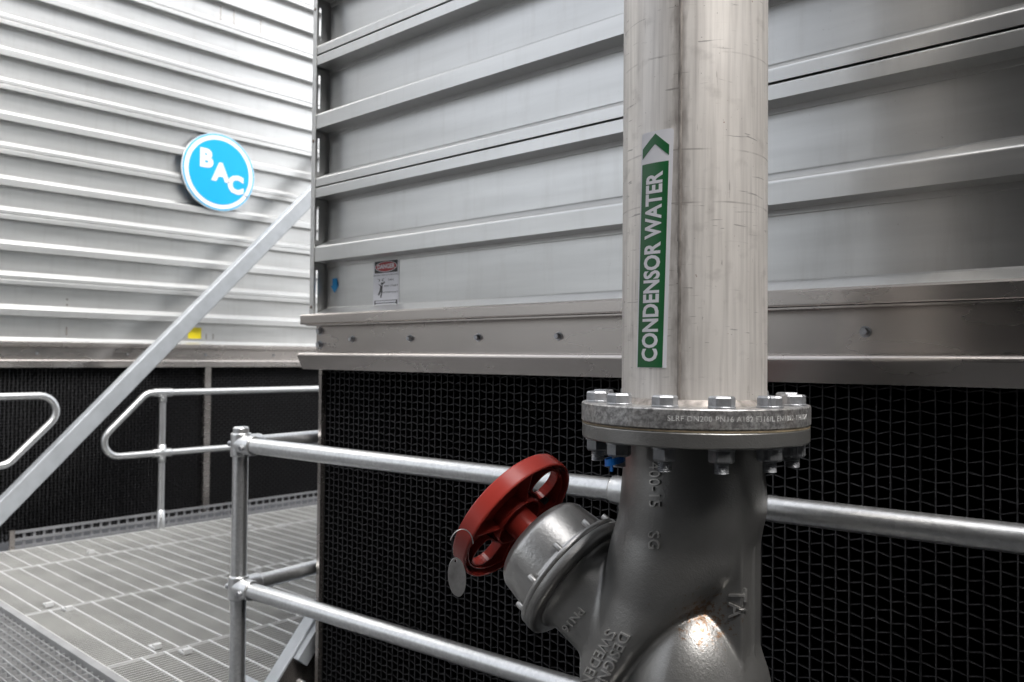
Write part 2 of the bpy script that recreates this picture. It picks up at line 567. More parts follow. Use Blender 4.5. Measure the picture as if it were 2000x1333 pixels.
# ------------------------------------------------------------------ cooling towers
PITCH_R, Z1 = 0.2207, 0.338                   # rib pitch and height of the lowest rib above the eye line
RIB = 0.058                                   # how far the ribs stand out
TOP_K = 22
def zk(k):
    return Z1 + (k - 1) * PITCH_R
def prof_rib_top(z):                          # from the front face up over the bend and back along the slope
    r = 0.009
    return [(-RIB, z - r)] + arc(-RIB + r, z - r, r, 180, 113, 4)[1:] + [(-0.003, z + 0.022), (0.0, z + 0.026)]
def panel_profile(k0, k1):
    """sheet between two seams, with one rib in the middle; k0 may be None for the lowest sheet"""
    pts = []
    if k0 is None:
        pts += [(-RIB + 0.004, 0.128), (-RIB, 0.131)] + prof_rib_top(0.139)[0:]
        k0 = 0
    else:
        z = zk(k0)
        pts += [(-0.02, z + 0.0018), (-RIB, z + 0.0018)] + prof_rib_top(z + 0.034)
    for k in (k0 + 1,):
        z = zk(k)
        pts += [(0.0, z - 0.040), (-0.004, z - 0.039), (-0.004, z - 0.0275), (-RIB, z - 0.026)] + prof_rib_top(z + 0.026)
    z = zk(k1)
    pts += [(0.0, z - 0.048), (-0.004, z - 0.047), (-0.004, z - 0.0355), (-RIB, z - 0.034)]
    r = 0.005
    pts += [(-RIB, z - 0.0018 - r)] + arc(-RIB + r, z - 0.0018 - r, r, 180, 90, 4)[1:] + [(-0.02, z - 0.0018)]
    return pts
def add_profile(mb, prof, x0, x1):
    """sheet metal: flat between bends, smooth round them"""
    mb.extrude_x(prof, x0, x1)

def fill_block_mesh(cols, rows, cw, ch, depth, th=0.0026):
    mb = MB()
    amp = 0.0031
    W, H = cols * cw, rows * ch
    rnd = random.Random(3)
    for i in range(cols + 1):
        x = i * cw
        t0 = th / 2
        xa, xb = max(0.0004, x - t0), min(W - 0.0004, x + t0)
        nseg = 8
        off = [rnd.uniform(-0.0004, 0.0004) for _ in range(nseg + 1)]
        for q in range(nseg):
            za, zb = -H * q / nseg, -H * (q + 1) / nseg
            a0, b0, a1, b1 = xa + off[q], xb + off[q], xa + off[q + 1], xb + off[q + 1]
            mb.add([(a0, 0, za), (b0, 0, za), (b1, 0, zb), (a1, 0, zb), (a0, depth, za), (b0, depth, za), (b1, depth, zb), (a1, depth, zb)],
                   [(0, 3, 2, 1), (0, 4, 7, 3), (1, 2, 6, 5)])
    nz = {}
    for i in range(cols + 1):
        for k in range(rows):
            nz[i, k] = -(k + 0.5) * ch + amp * (1 if (i + k) % 2 else -1) + rnd.uniform(-0.0006, 0.0006)
    hb = 0.0012
    for i in range(cols):
        for k in range(rows):
            x0, x1 = i * cw, (i + 1) * cw
            z0, z1 = nz[i, k], nz[i + 1, k]
            y = 0.002 + rnd.uniform(0, 0.002)
            mb.add([(x0, y, z0 - hb), (x1, y, z1 - hb), (x1, y, z1 + hb), (x0, y, z0 + hb),
                    (x0, depth, z0 - hb), (x1, depth, z1 - hb), (x1, depth, z1 + hb), (x0, depth, z0 + hb)],
                   [(0, 1, 2, 3), (3, 2, 6, 7), (0, 4, 5, 1)])
    me = mb.mesh('fill_block')
    me.materials.append(M['fill_edge'])
    me.materials.append(M['fill'])
    for p_ in me.polygons:
        p_.material_index = 0 if abs(p_.normal.y) > 0.9 else 1
    return me
CELL, ROWH = 0.0254, 0.0206
FILL_ROWS = 59
fill_me = fill_block_mesh(12, FILL_ROWS, CELL, ROWH, 0.055)
bolt_small = MB()
hexhead(bolt_small, (0, 0.001, 0), (0, -1, 0), 0.013, 0.007)
bolt_small.revolve([(1e-5, 0.0012), (0.011, 0.0012), (0.011, 0)], (0, 0.001, 0), (0, -1, 0), 16, smooth=False)
bolt_small_me = bolt_small.mesh('bolt')
bolt_small_me.materials.append(M['bolt'])
rivet = MB()
rivet.revolve([(1e-5, 0.0025), (0.004, 0.002), (0.006, 0.0)], (0, 0, 0), (0, -1, 0), 10)
rivet_me = rivet.mesh('rivet')
rivet_me.materials.append(M['bolt_dark'])

def put(name, me, parent, loc, rotz=0.0):
    o = link(name, me, parent)
    o.location = loc
    o.rotation_euler = (0, 0, rotz)
    return o

def build_tower(label, origin, rotz, L, depth, bolts, rivets, posts, end_wall, dz):
    t = thing('cooling_tower', label, 'cooling tower', (origin[0], origin[1], 0), rotz, 'cooling towers')
    z0 = CZ + dz
    def zz(prof):
        return [(y, z + z0) for y, z in prof]
    ztop = zk(TOP_K)
    # recess plane of the sheets is local y = RIB, rib fronts at local y = 0
    def sh(prof):
        return [(y + RIB, z) for y, z in prof]
    ks = [(None, 2)] + [(k, k + 2) for k in range(2, TOP_K, 2)]
    for k0, k1 in ks:
        mb = MB()
        add_profile(mb, zz(sh(panel_profile(k0, k1))), 0.014, L)
        mb.build('wall_panel', 'panel', t, recalc=False)
    # core behind everything
    mb = MB()
    mb.box2((0.02, RIB + 0.03, z0 + 0.02), (L, depth, z0 + ztop))
    mb.build('casing', 'panel', t)
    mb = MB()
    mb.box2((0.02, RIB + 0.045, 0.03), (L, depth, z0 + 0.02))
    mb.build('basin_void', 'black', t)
    # corner angle with slots left open at every bay
    mb = MB()
    mb.box2((0.0, -0.003, z0 + 0.139), (0.021, 0.0, z0 + ztop))
    mb.box2((0.0, 0.0, z0 + 0.139), (0.002, 0.019, z0 + ztop))
    mb.box2((0.0, 0.027, z0 + 0.139), (0.002, RIB + 0.03, z0 + ztop))
    for k in range(0, TOP_K + 1):
        zc = zk(k)
        h = 0.05 if k % 2 else 0.058
        if k > 0:
            mb.box2((0.0, 0.019, z0 + zc - h), (0.002, 0.027, z0 + zc + h))
    mb.build('corner_angle', 'panel', t)
    for k in range(0, TOP_K, 2):
        o = put('rivet', rivet_me, t, (0.010, -0.003, z0 + zk(k) + 0.11 * (k > 0) + 0.045))
        o.data.materials  # shared mesh
    # sill channel under the sheets: front face, lower lip
    mb = MB()
    mb.extrude_x(zz([(0.02, 0.1385), (-0.010, 0.1385), (-0.0155, 0.1335), (-0.0155, 0.109)] + arc(-0.0125, 0.108, 0.003, 180, 270, 3)[1:] +
                    [(0.03, 0.1035), (0.03, 0.112)]), -0.034, L, closed=True)
    mb.build('sill_channel', 'stainless', t)
    mb = MB()
    mb.extrude_x(zz([(-0.012, 0.1030), (-0.019, 0.1030), (-0.019, 0.0995), (0.02, 0.0995), (0.02, 0.1030)]), 0.004, L, closed=True)
    mb.build('sill_lip', 'stainless', t)
    # fascia
    mb = MB()
    mb.box2((0.0, 0.026, z0 - 0.02), (L, 0.031, z0 + 0.103))
    mb.build('fascia', 'stainless', t)
    for bx_, bz_, big in bolts:
        o = put('bolt', bolt_small_me, t, (bx_, 0.025, z0 + bz_))
        o.rotation_euler = (0, random.uniform(0, 1), 0)
        if big:
            o.scale = (big, 1.9, big)
    # drip edge: rounded top, raked face, mitred end
    pr = [(0.024, 0.0135), (-0.012, 0.0115)] + arc(-0.014, 0.0015, 0.010, 75, 195, 9) + [(-0.013, -0.043), (-0.008, -0.043), (-0.008, -0.006), (0.024, -0.002)]
    mb = MB()
    mb.extrude_x(zz(pr), lambda y, z: -0.036 + max(0.0, (z0 - 0.002 - z)) * 0.40, L, closed=True)
    mb.build('drip_edge', 'stainless', t)
    # corner post in front of the fill
    mb = MB()
    mb.box2((0.020, 0.024, 0.02), (0.036, 0.05, z0 - 0.02))
    mb.build('corner_post', 'stainless', t)
    x = 0.040
    while x < L - 0.31:
        put('fill_block', fill_me, t, (x, 0.038, z0 - 0.02))
        x += 0.3052
    for px in posts:
        mb = MB()
        mb.box2((px - 0.026, -0.004, 0.0), (px + 0.026, 0.034, z0 - 0.043))
        mb.build('column', 'stainless', t)
    for rx, rz in rivets:
        put('rivet', rivet_me, t, (rx, RIB - 0.0005, z0 + rz))
    if end_wall:
        mb = MB()
        prof = []
        for k0, k1 in ks:
            prof += [(y + 0.0, z) for y, z in panel_profile(k0, k1)]
        vs0 = MB()
        vs0.extrude_x(zz(prof), 0, depth)
        mb.v = [(y * 0.9 + 0.0, x_ + RIB + 0.035, z_) for x_, y, z_ in vs0.v]
        mb.v = [(vx + 0.066, vy, vz) for vx, vy, vz in mb.v]
        mb.f, mb.sm = vs0.f, vs0.sm
        mb.build('end_panel', 'panel', t, recalc=False)
    return t

NX, NY = -2.322, 1.566
near_bolts = []
build_near = build_tower('grey ribbed cooling tower with black honeycomb inlet standing right behind the steel pipe',
            (NX, NY), 0.0, 5.4, 4.2,
            [(0.022, 0.083, 1.3), (0.022, 0.038, 1.3)] + [(q, 0.055, 1.0) for q in (0.198, 0.478, 0.758, 1.038, 1.318, 1.779, 2.06, 2.34, 2.62, 2.9)],
            [], [], True, 0.0)
FX, FY = -6.27, -2.0
fr = []
for ry, rows in ((4.0 + 0.22, (0.195, 0.21, 0.225, 0.24, 0.405, 0.445)), (5.28, (0.19, 0.205, 0.22)), (5.34, (0.19, 0.205, 0.22)), (7.6, (0.185, 0.21, 0.235, 0.40, 0.44))):
    fr += [(ry, q) for q in rows]
build_far = build_tower('pale grey ribbed cooling tower across the walkway, carrying the round blue sign',
            (FX, FY), math.pi / 2, 12.0, 4.0, [(x * 0.62 + 0.3, 0.056, 1) for x in range(16)], fr, [5.27], False, -0.052)

for q in (5.36, 5.48, 5.73):                    # short lap strips high on the far wall
    mb = MB()
    mb.box2((q - 0.005, RIB - 0.004, CZ - 0.052 + zk(12) + 0.056), (q + 0.005, RIB + 0.001, CZ - 0.052 + zk(13) - 0.045))
    mb.build('lap_strip', 'stainless', build_far)

# ------------------------------------------------------------------ platform between the towers
def grating_panel(parent, x0, x1, y0, y1, xb, yb):
    """bars along y at 19 mm, cross bars every 100 mm"""
    mb = MB()
    n = int((x1 - x0) / 0.024)
    s = (x1 - x0 - 0.006) / n
    for i in range(n + 1):
        x = x0 + 0.003 + i * s
        th = 0.0022
        mb.box2((x - th, y0 + 0.003, -0.03), (x + th, y1 - 0.003, 0.0))
    for yy in (y0 + 0.003, y1 - 0.008):
        mb.box2((x0 + 0.002, yy, -0.03), (x1 - 0.002, yy + 0.005, 0.0005))
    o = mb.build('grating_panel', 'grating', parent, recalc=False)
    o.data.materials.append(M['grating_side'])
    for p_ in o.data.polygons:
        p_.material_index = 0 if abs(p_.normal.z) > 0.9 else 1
    mb = MB()
    y = y0 + yb
    while y < y1 - 0.02:
        mb.box2((x0 + 0.002, y - 0.0036, -0.010), (x1 - 0.002, y + 0.0036, 0.0015))
        y += 0.1
    for xx in (x0 + 0.0025, x1 - 0.0055):
        mb.box2((xx, y0 + 0.003, -0.03), (xx + 0.003, y1 - 0.003, 0.001))
    mb.build('cross_bars', 'grating_bright', o, recalc=False)['kind'] = 'stuff'
    return o
plat = MB()
for x in (-5.98, -4.44, -3.47, -2.50):
    plat.box2((x - 0.03, 1.34, -0.22), (x + 0.03, 7.4, -0.034))
for y in (1.40, 3.0, 4.6, 6.2, 7.3):
    plat.box2((-5.94, y - 0.03, -0.22), (-2.54, y + 0.03, -0.0345))
plat_o = structure(plat.build('platform_floor', 'brace'))
for i, (x0, x1) in enumerate(((-5.94, -5.42), (-5.418, -4.43), (-4.428, -3.46), (-3.458, -2.46))):
    grating_panel(plat_o, x0, x1, 1.383, 3.95, 0, 0.05 + 0.031 * i)
    grating_panel(plat_o, x0, x1, 3.952, 7.3, 0, 0.07 + 0.027 * i)
mb = MB()
mb.box2((-6.0, 1.346, -0.05), (-2.44, 1.379, 0.006))
mb.box2((-6.0, 1.341, -0.05), (-2.44, 1.3455, 0.012))
mb.build('edge_bar', 'walk', plat_o)
clip_mb = MB()
clip_mb.box((0, 0, 0.005), (0.055, 0.038, 0.010))
clip_mb.box((0.014, 0, 0.014), (0.026, 0.032, 0.012))
clip_me = clip_mb.mesh('clip')
clip_me.materials.append(M['grating_bright'])
for cx, cy in ((-4.50, 1.52), (-4.36, 1.56), (-3.53, 1.62), (-3.38, 1.68), (-4.52, 2.55), (-4.36, 2.60), (-5.50, 2.10), (-5.36, 2.42), (-3.52, 2.30), (-3.40, 2.36), (-5.5, 3.2), (-5.36, 3.4), (-4.5, 3.55)):
    o = put('clip', clip_me, plat_o, (cx, cy, 0.002), random.uniform(-0.2, 0.2))
# open-grid walkway in front
wk = MB()
x = -6.4
while x < 2.5:
    wk.box2((x - 0.002, -1.2, -0.030), (x + 0.002, 1.338, -0.006))
    x += 0.06
walk_o = structure(wk.build('access_walkway', 'walk', recalc=False))
wk = MB()
y = -1.2
while y < 1.33:
    wk.box2((-6.4, y - 0.002, -0.028), (2.5, y + 0.002, -0.004))
    y += 0.036
wk.build('cross_bars', 'walk', walk_o, recalc=False)['kind'] = 'stuff'

# toe board along the far edge: three rails with uprights between
t = thing('toe_board', 'galvanised slotted toe board at the foot of the far guardrail', 'toe board', (-5.955, 1.80, 0))
mb = MB()
for z in (0.012, 0.060, 0.108):
    mb.box2((-0.004, 0.0, z - 0.009), (0.006, 5.5, z + 0.009))
mb.build('rail', 'toe', t)
mb = MB()
for i in range(90):
    mb.box2((-0.006, 0.05 + i * 0.06, 0.004), (-0.001, 0.066 + i * 0.06, 0.115))
mb.build('slats', 'toe', t)['kind'] = 'stuff'
mb = MB()
mb.box2((-0.01, -0.03, 0.0), (0.012, 0.0, 0.125))
mb.build('end_plate', 'stainless', t)

# ------------------------------------------------------------------ guardrails
TR, MR, RR = -0.276, -0.716, 0.02415
def set_screw(mb, c, axis):
    mb.revolve([(0.0035, 0.006), (0.0035, 0.010), (0.0075, 0.010), (0.0085, 0.008), (0.0085, 0)], c, axis, 12, smooth=False)
    mb.revolve([(1e-5, 0.006), (0.0035, 0.006)], c, axis, 12, smooth=False)
gr = thing('guardrail', 'galvanised tube guardrail with corner post running behind the valve', 'guardrail', (-2.336, 1.33, 0), 0.0, 'galvanised guardrails')
def L(p):                                      # world -> local of the near guardrail
    return Vector(p) - Vector((-2.336, 1.33, 0))
post = Vector((-2.336, 1.33, 0))
dirx = Vector((1, 0.0775, 0)).normalized()
diry = Vector((-0.11, 1, 0)).normalized()
mb = MB()
mb.cyl(L(post + Vector((0, 0, 0.004))), L(P(post.x, post.y, TR + 0.050)), RR, 28)
mb.build('post', 'galv', gr)
mb = MB()
mb.revolve([(1e-5, 0.006), (0.021, 0.005), (0.0235, 0.0)], L(P(post.x, post.y, TR + 0.050)), (0, 0, 1), 28)
mb.build('post_cap', 'galv', gr)
mb = MB()
mb.box((0, 0, 0.004), (0.11, 0.11, 0.008))
mb.build('base_plate', 'galv', gr)
for z in (TR, MR):
    off_x = Vector((0, 0, 0))
    q0 = P(post.x, post.y, z)
    mb = MB()
    mb.tube([L(q0 + dirx * 0.03), L(q0 + dirx * 0.9), L(q0 + dirx * 1.8), L(q0 + dirx * 2.72)], RR, 28)
    mb.build('top_rail' if z == TR else 'mid_rail', 'galv', gr)
    fit = MB()
    fit.revolve([(RR + 0.0005, -0.036), (0.0300, -0.036), (0.0305, -0.030), (0.0305, 0.030), (0.0300, 0.036), (RR + 0.0005, 0.036)], L(q0), (0, 0, 1), 28)
    for dv, ln in ((dirx, 0.072), (diry, 0.072)):
        fit.revolve([(0.0305, 0.0), (0.0305, ln - 0.005), (0.029, ln), (RR + 0.0005, ln)], L(q0), dv, 28)
    fo = fit.build('fitting', 'galv', gr)
    sc = MB()
    set_screw(sc, L(q0 + dirx * 0.050) + Vector((0.004, -0.029, -0.004)), (0.1, -1, -0.15))
    set_screw(sc, L(q0) + Vector((-0.024, -0.018, 0.002)), (-0.8, -0.6, 0.05))
    sc.build('set_screw', 'bolt', fo)
# return along the end of the tower, closed by a raked end
qa, qb = P(post.x, post.y, TR) + diry * 0.03, P(post.x, post.y, MR) + diry * 0.03
e1 = P(post.x, post.y, TR) + diry * 0.86
e2 = P(post.x, post.y, MR) + diry * 0.42
mb = MB()
mb.tube([L(p) for p in fillet([qa, e1, e2, qb], 0.09)], RR, 24)
mb.build('return_rail', 'galv', gr)
# sleeve connector on the top rail beside the valve
mb = MB()
s0 = P(post.x, post.y, TR) + dirx * 1.335
mb.revolve([(RR + 0.0004, 0), (0.0288, 0.0), (0.0300, 0.004), (0.0300, 0.096), (0.0288, 0.10), (RR + 0.0004, 0.10)], L(s0), dirx, 28)
mb.build('sleeve', 'galv', gr)
mb = MB()
set_screw(mb, L(s0 + dirx * 0.022 + Vector((0, 0, -0.0295))), (0, 0, -1))
mb.build('set_screw', 'bolt', gr)
pe = post + dirx * 2.70
mb = MB()
mb.cyl(L((pe.x, pe.y - 0.0, 0.0)), L(P(pe.x, pe.y, TR + 0.03)), RR * 0.98, 24)
mb.build('post', 'galv', gr)

FRX = -5.93
def far_rail(label, pts_top, pts_mid, corner_top, corner_mid, post_y):
    t_ = thing('guardrail', label, 'guardrail', (FRX, post_y, 0), 0.0, 'galvanised guardrails')
    def l2(y, z):
        return Vector((0, y - post_y, z + CZ))
    mb_ = MB()
    mb_.tube(fillet([l2(pts_top, TR), l2(corner_top, TR), l2(corner_mid, MR), l2(pts_mid, MR)], 0.105, 8), RR, 20)
    mb_.build('loop_rail', 'galv', t_)
    mb_ = MB()
    mb_.cyl(l2(post_y, -CZ + 0.01), l2(post_y, TR), RR, 20)
    mb_.build('post', 'galv', t_)
    for z_ in (TR, MR):
        f_ = MB()
        f_.revolve([(RR, -0.07), (0.0300, -0.07), (0.0305, -0.06), (0.0305, 0.06), (0.0300, 0.07), (RR, 0.07)], l2(post_y, z_), (0, 1, 0), 20)
        f_.revolve([(0.0305, 0.0), (0.0305, -0.07), (RR, -0.07)], l2(post_y, z_), (0, 0, 1), 20)
        if z_ == MR:
            f_.revolve([(0.0305, 0.0), (0.0305, 0.06), (RR, 0.06)], l2(post_y, z_), (0, 0, 1), 20)
        set_screw(f_, l2(post_y, z_ - 0.045) + Vector((0.028, -0.01, 0)), (1, -0.3, 0))
        f_.build('fitting', 'galv', t_)
    f_ = MB()
    f_.revolve([(0.03, 0.0), (0.03, 0.13), (RR, 0.135)], l2(post_y, -CZ), (0, 0, 1), 20)
    f_.build('base_socket', 'galv', t_)
    return t_
far_rail('galvanised guardrail beyond the corner post, right of the long diagonal brace', 7.0, 7.0, 2.63, 2.19, 2.745)
far_rail('galvanised guardrail with rounded raked end, left of the long diagonal brace', -1.0, -1.0, 2.17, 1.74, 0.2)

# ------------------------------------------------------------------ diagonal braces
def brace(name, label, x, ya, za, slope, s0, s1, depth, width, mat='brace'):
    t_ = thing(name, label, 'brace', (x, ya, 0), 0.0, 'diagonal steel braces')
    dv = Vector((0, math.cos(slope), math.sin(slope)))
    up = Vector((0, -math.sin(slope), math.cos(slope)))
    rot = Matrix((Vector((1, 0, 0)), dv, up)).transposed()
    c0 = Vector((0, 0, za + CZ))
    mb_ = MB()
    # hollow section with small corner radii
    rr = 0.008
    prof = []
    for sx, sz, a0 in ((1, 1, 0), (-1, 1, 90), (-1, -1, 180), (1, -1, 270)):
        for q in range(4):
            a = R(a0 + 30 * q)
            prof.append((sx * (width / 2 - rr) + rr * math.cos(a), sz * (depth / 2 - rr) + rr * math.sin(a)))
    n_ = len(prof)
    vs_ = [c0 + rot @ Vector((px, s, pz)) for s in (s0, s1) for px, pz in prof]
    mb_.add(vs_, [(i, (i + 1) % n_, n_ + (i + 1) % n_, n_ + i) for i in range(n_)] + [tuple(range(n_)), tuple(range(n_, 2 * n_))])
    mb_.build('section', mat, t_)
    return t_, c0, rot
bt, c0, rot = brace('diagonal_brace', 'long pale steel brace slanting up across the far tower between two guardrails', FRX - 0.02, 2.42, -0.276, R(46), -1.15, 4.4, 0.115, 0.085)
mb = MB()
mb.box(c0 + rot @ Vector((0.0, -1.19, -0.0)), (0.014, 0.24, 0.10), rot)
mb.build('end_plate', 'stainless', bt)
mb = MB()
mb.box((0.0, c0.y - 0.95, 0.02), (0.16, 0.22, 0.03))
mb.build('foot_plate', 'stainless', bt)
# short brace at the foot of the near tower
nb, c0, rot = brace('diagonal_brace', 'short pale steel brace at the foot of the near tower corner beside the post', -2.408, 1.483, -1.085, R(50), -0.24, 1.5, 0.010, 0.060)
mb = MB()
mb.box(c0 + rot @ Vector((0.022, 0.62, -0.075)), (0.010, 1.72, 0.14), rot)
mb.build('web_plate', 'stainless', nb)
mb = MB()
mb.box(c0 + rot @ Vector((0.040, 0.42, -0.028)), (0.034, 0.62, 0.045), rot)
mb.build('cleat', 'brace', nb)
mb = MB()
hexhead(mb, c0 + rot @ Vector((0.029, 0.06, -0.09)), (1, 0, 0), 0.019, 0.012)
mb.build('bolt', 'bolt', nb)
t = thing('kerb_bracket', 'short galvanised angle standing on the grating beside the corner post', 'bracket', (-2.66, 1.60, 0))
mb = MB()
mb.box2((-0.14, -0.004, 0.0), (0.02, 0.004, 0.085))
mb.build('upright', 'brace', t)
mb = MB()
mb.box2((-0.14, -0.03, 0.0855), (0.02, 0.004, 0.0925))
mb.build('flange', 'brace', t)
mb = MB()
mb.box2((0.0, -0.034, 0.0), (0.022, -0.0045, 0.085))
mb.build('stiffener', 'brace', t)

# ------------------------------------------------------------------ pipe
PR_, PD_ = 0.2807, 1.2693
PIPE = rd(PR_, PD_, 0)
PIPE.z = 0
RAD = 0.10955
ZF = -0.0665                                   # top of the upper flange, from the eye
view = math.atan2(-PIPE.y, -PIPE.x)            # direction from the pipe to the eye
pt = thing('condenser_water_pipe', 'scuffed vertical stainless steel pipe with bolted flange above the valve', 'pipe', (PIPE.x, PIPE.y, 0))
mb = MB()
prof = [(RAD, ZF + CZ)]
zq = ZF + 0.02
while zq < 3.6:
    prof.append((RAD, zq + CZ))
    zq += 0.25
mb.revolve(prof, (0, 0, 0), (0, 0, 1), 128)
pipe_o = mb.build('pipe_wall', 'pipe', pt)
# longitudinal weld seam and the fillet weld at the flange
mb = MB()
sa = view - R(10.5)
for i in range(160):
    z_ = ZF + 0.01 + i * 0.0225
    j = random.uniform(-0.0006, 0.0006)
    mb.add([((RAD + h) * math.cos(sa + o_), (RAD + h) * math.sin(sa + o_), zz_ + CZ) for zz_ in (z_, z_ + 0.0225)
            for o_, h in ((-0.026 + j / RAD, -0.0002), (-0.013 + j * 5, 0.0008), (0.012 - j * 5, 0.0008), (0.026 + j / RAD, -0.0002))],
           [(0, 1, 5, 4), (1, 2, 6, 5), (2, 3, 7, 6)], True)
M['seam'] = pbr('seam_weld', (0.27, 0.245, 0.225), 0.4, 0.5, 0.45, 90, (1, 1, 0.4), 0.1, 0.4, 200)
mb.build('weld_seam', 'seam', pipe_o)
mb = MB()
mb.revolve([(RAD - 0.001, ZF + 0.010 + CZ), (RAD + 0.0045, ZF + 0.0045 + CZ), (RAD + 0.010, ZF - 0.001 + CZ)], (0, 0, 0), (0, 0, 1), 96)
mb.build('flange_weld', 'seam', pipe_o)
def flange(mb_, z_top, z_bot, r, hole=0.10):
    c_ = 0.002
    mb_.revolve([(hole, z_top + CZ), (r - c_, z_top + CZ)], (0, 0, 0), (0, 0, 1), 128, smooth=False)
    mb_.revolve([(r - c_, z_top + CZ), (r - c_ * 0.3, z_top - c_ * 0.3 + CZ), (r, z_top - c_ + CZ)], (0, 0, 0), (0, 0, 1), 128)
    mb_.revolve([(r, z_top - c_ + CZ), (r, z_bot + c_ + CZ)], (0, 0, 0), (0, 0, 1), 128)
    mb_.revolve([(r, z_bot + c_ + CZ), (r - c_, z_bot + CZ)], (0, 0, 0), (0, 0, 1), 128)
    mb_.revolve([(r - c_, z_bot + CZ), (hole, z_bot + CZ)], (0, 0, 0), (0, 0, 1), 128, smooth=False)
mb = MB()
flange(mb, ZF, ZF - 0.029, 0.1715)
fl_o = mb.build('flange', 'flange', pt, recalc=False)
# stamped line of letters on the rim
mb = MB()
vs_, fs = text_data('SLRF DN200 PN16 A182 F316/L EN1092-1 H1024', 0.0105, 0.0, 'LEFT', 0.003, 1.08)
a0 = view - R(11.5)
solid(mb, vs_, fs, lambda x_, y_, h: ((0.1715 + h) * math.cos(a0 + x_ / 0.1715), (0.1715 + h) * math.sin(a0 + x_ / 0.1715), y_ + ZF - 0.0135 + CZ), 0.0003)
M['stamp'] = pbr('stamped_metal', (0.80, 0.79, 0.78), 0.3, 0.4, 0.3, 90)
mb.build('stamped_text', 'stamp', fl_o)
mb = MB()
mb.revolve([(0.10, ZF - 0.0292 + CZ), (0.1705, ZF - 0.0292 + CZ), (0.1705, ZF - 0.0318 + CZ), (0.10, ZF - 0.0318 + CZ)], (0, 0, 0), (0, 0, 1), 96, smooth=False)
mb.build('gasket', 'gasket', pt)
# bolts
ZB = ZF - 0.032 - 0.022                        # underside of the valve flange
bm_head = MB()
hexhead(bm_head, (0, 0, 0.003), (0, 0, 1), 0.0315, 0.0135)
bm_head.revolve([(1e-5, 0.0165), (0.013, 0.0166), (0.0135, 0.0155)], (0, 0, 0.0), (0, 0, 1), 18, smooth=False)
zz_ = -(0.029 + 0.003 + 0.022)
bm_head.cyl((0, 0, 0.002), (0, 0, zz_ - 0.018), 0.010, 16)
th = []
q = zz_ - 0.018
while q > zz_ - 0.034:
    th += [(0.0088, q), (0.010, q - 0.00125)]
    q -= 0.0025
th += [(0.0085, q), (1e-5, q)]
bm_head.revolve(th, (0, 0, 0), (0, 0, 1), 18, smooth=False)
bolt_me = bm_head.mesh('bolt')
bolt_me.materials.append(M['bolt'])
bm_n = MB()
hexhead(bm_n, (0, 0, zz_ - 0.0035), (0, 0, -1), 0.031, 0.0165)
nut_me = bm_n.mesh('nut')
M['nut'] = pbr('dull_nut', (0.26, 0.265, 0.275), 0.7, 0.45, 0.25, 60, (1, 1, 1), 0.1, 0.3, 300)
nut_me.materials.append(M['nut'])
bm_w = MB()
bm_w.revolve([(0.0095, 0.003), (0.0182, 0.003), (0.0187, 0.0022), (0.0187, 0.0), (0.0095, 0.0)], (0, 0, 0), (0, 0, 1), 28, smooth=False)
wash_me = bm_w.mesh('washer')
wash_me.materials.append(M['bolt'])
for i in range(15):
    a = view + R(15 + 30 * i)
    o = put('bolt', bolt_me, pt, (0.1475 * math.cos(a), 0.1475 * math.sin(a), ZF + CZ), random.uniform(0, 1.05))
    put('nut', nut_me, o, (0, 0, 0), random.uniform(0, 1.05))
    put('washer', wash_me, o, (0, 0, 0), 0)
    put('washer', wash_me, o, (0, 0, zz_ - 0.003), 0)

# ------------------------------------------------------------------ valve
AL = R(54)                                     # the bonnet points 54 degrees left of the view, away from the eye
av = (RT * -math.sin(AL) + FW * math.cos(AL)).normalized()
bv = Vector((av.y, -av.x, 0))
if bv.dot(Vector((-PIPE.x, -PIPE.y, 0))) < 0:
    bv = -bv
valve = thing('balancing_valve', 'dark grey cast iron valve with inclined silver bonnet and red handwheel', 'valve', (PIPE.x, PIPE.y, 0))
def W(a, b, z):                                # valve frame -> local coordinates of the valve empty
    v = av * a + bv * b
    return Vector((v.x, v.y, z + CZ))
E_ = R(33.3)
M['valve'].node_tree.nodes['rust_centre'].inputs['Location'].default_value = -W(-0.045, 0.06, -0.372)
PF = (0.2136, -0.365)                          # centre of the bonnet joint in (a, z)
nvec = W(math.cos(E_), 0, math.sin(E_)) - Vector((0, 0, CZ))
pf = W(PF[0], 0, PF[1])

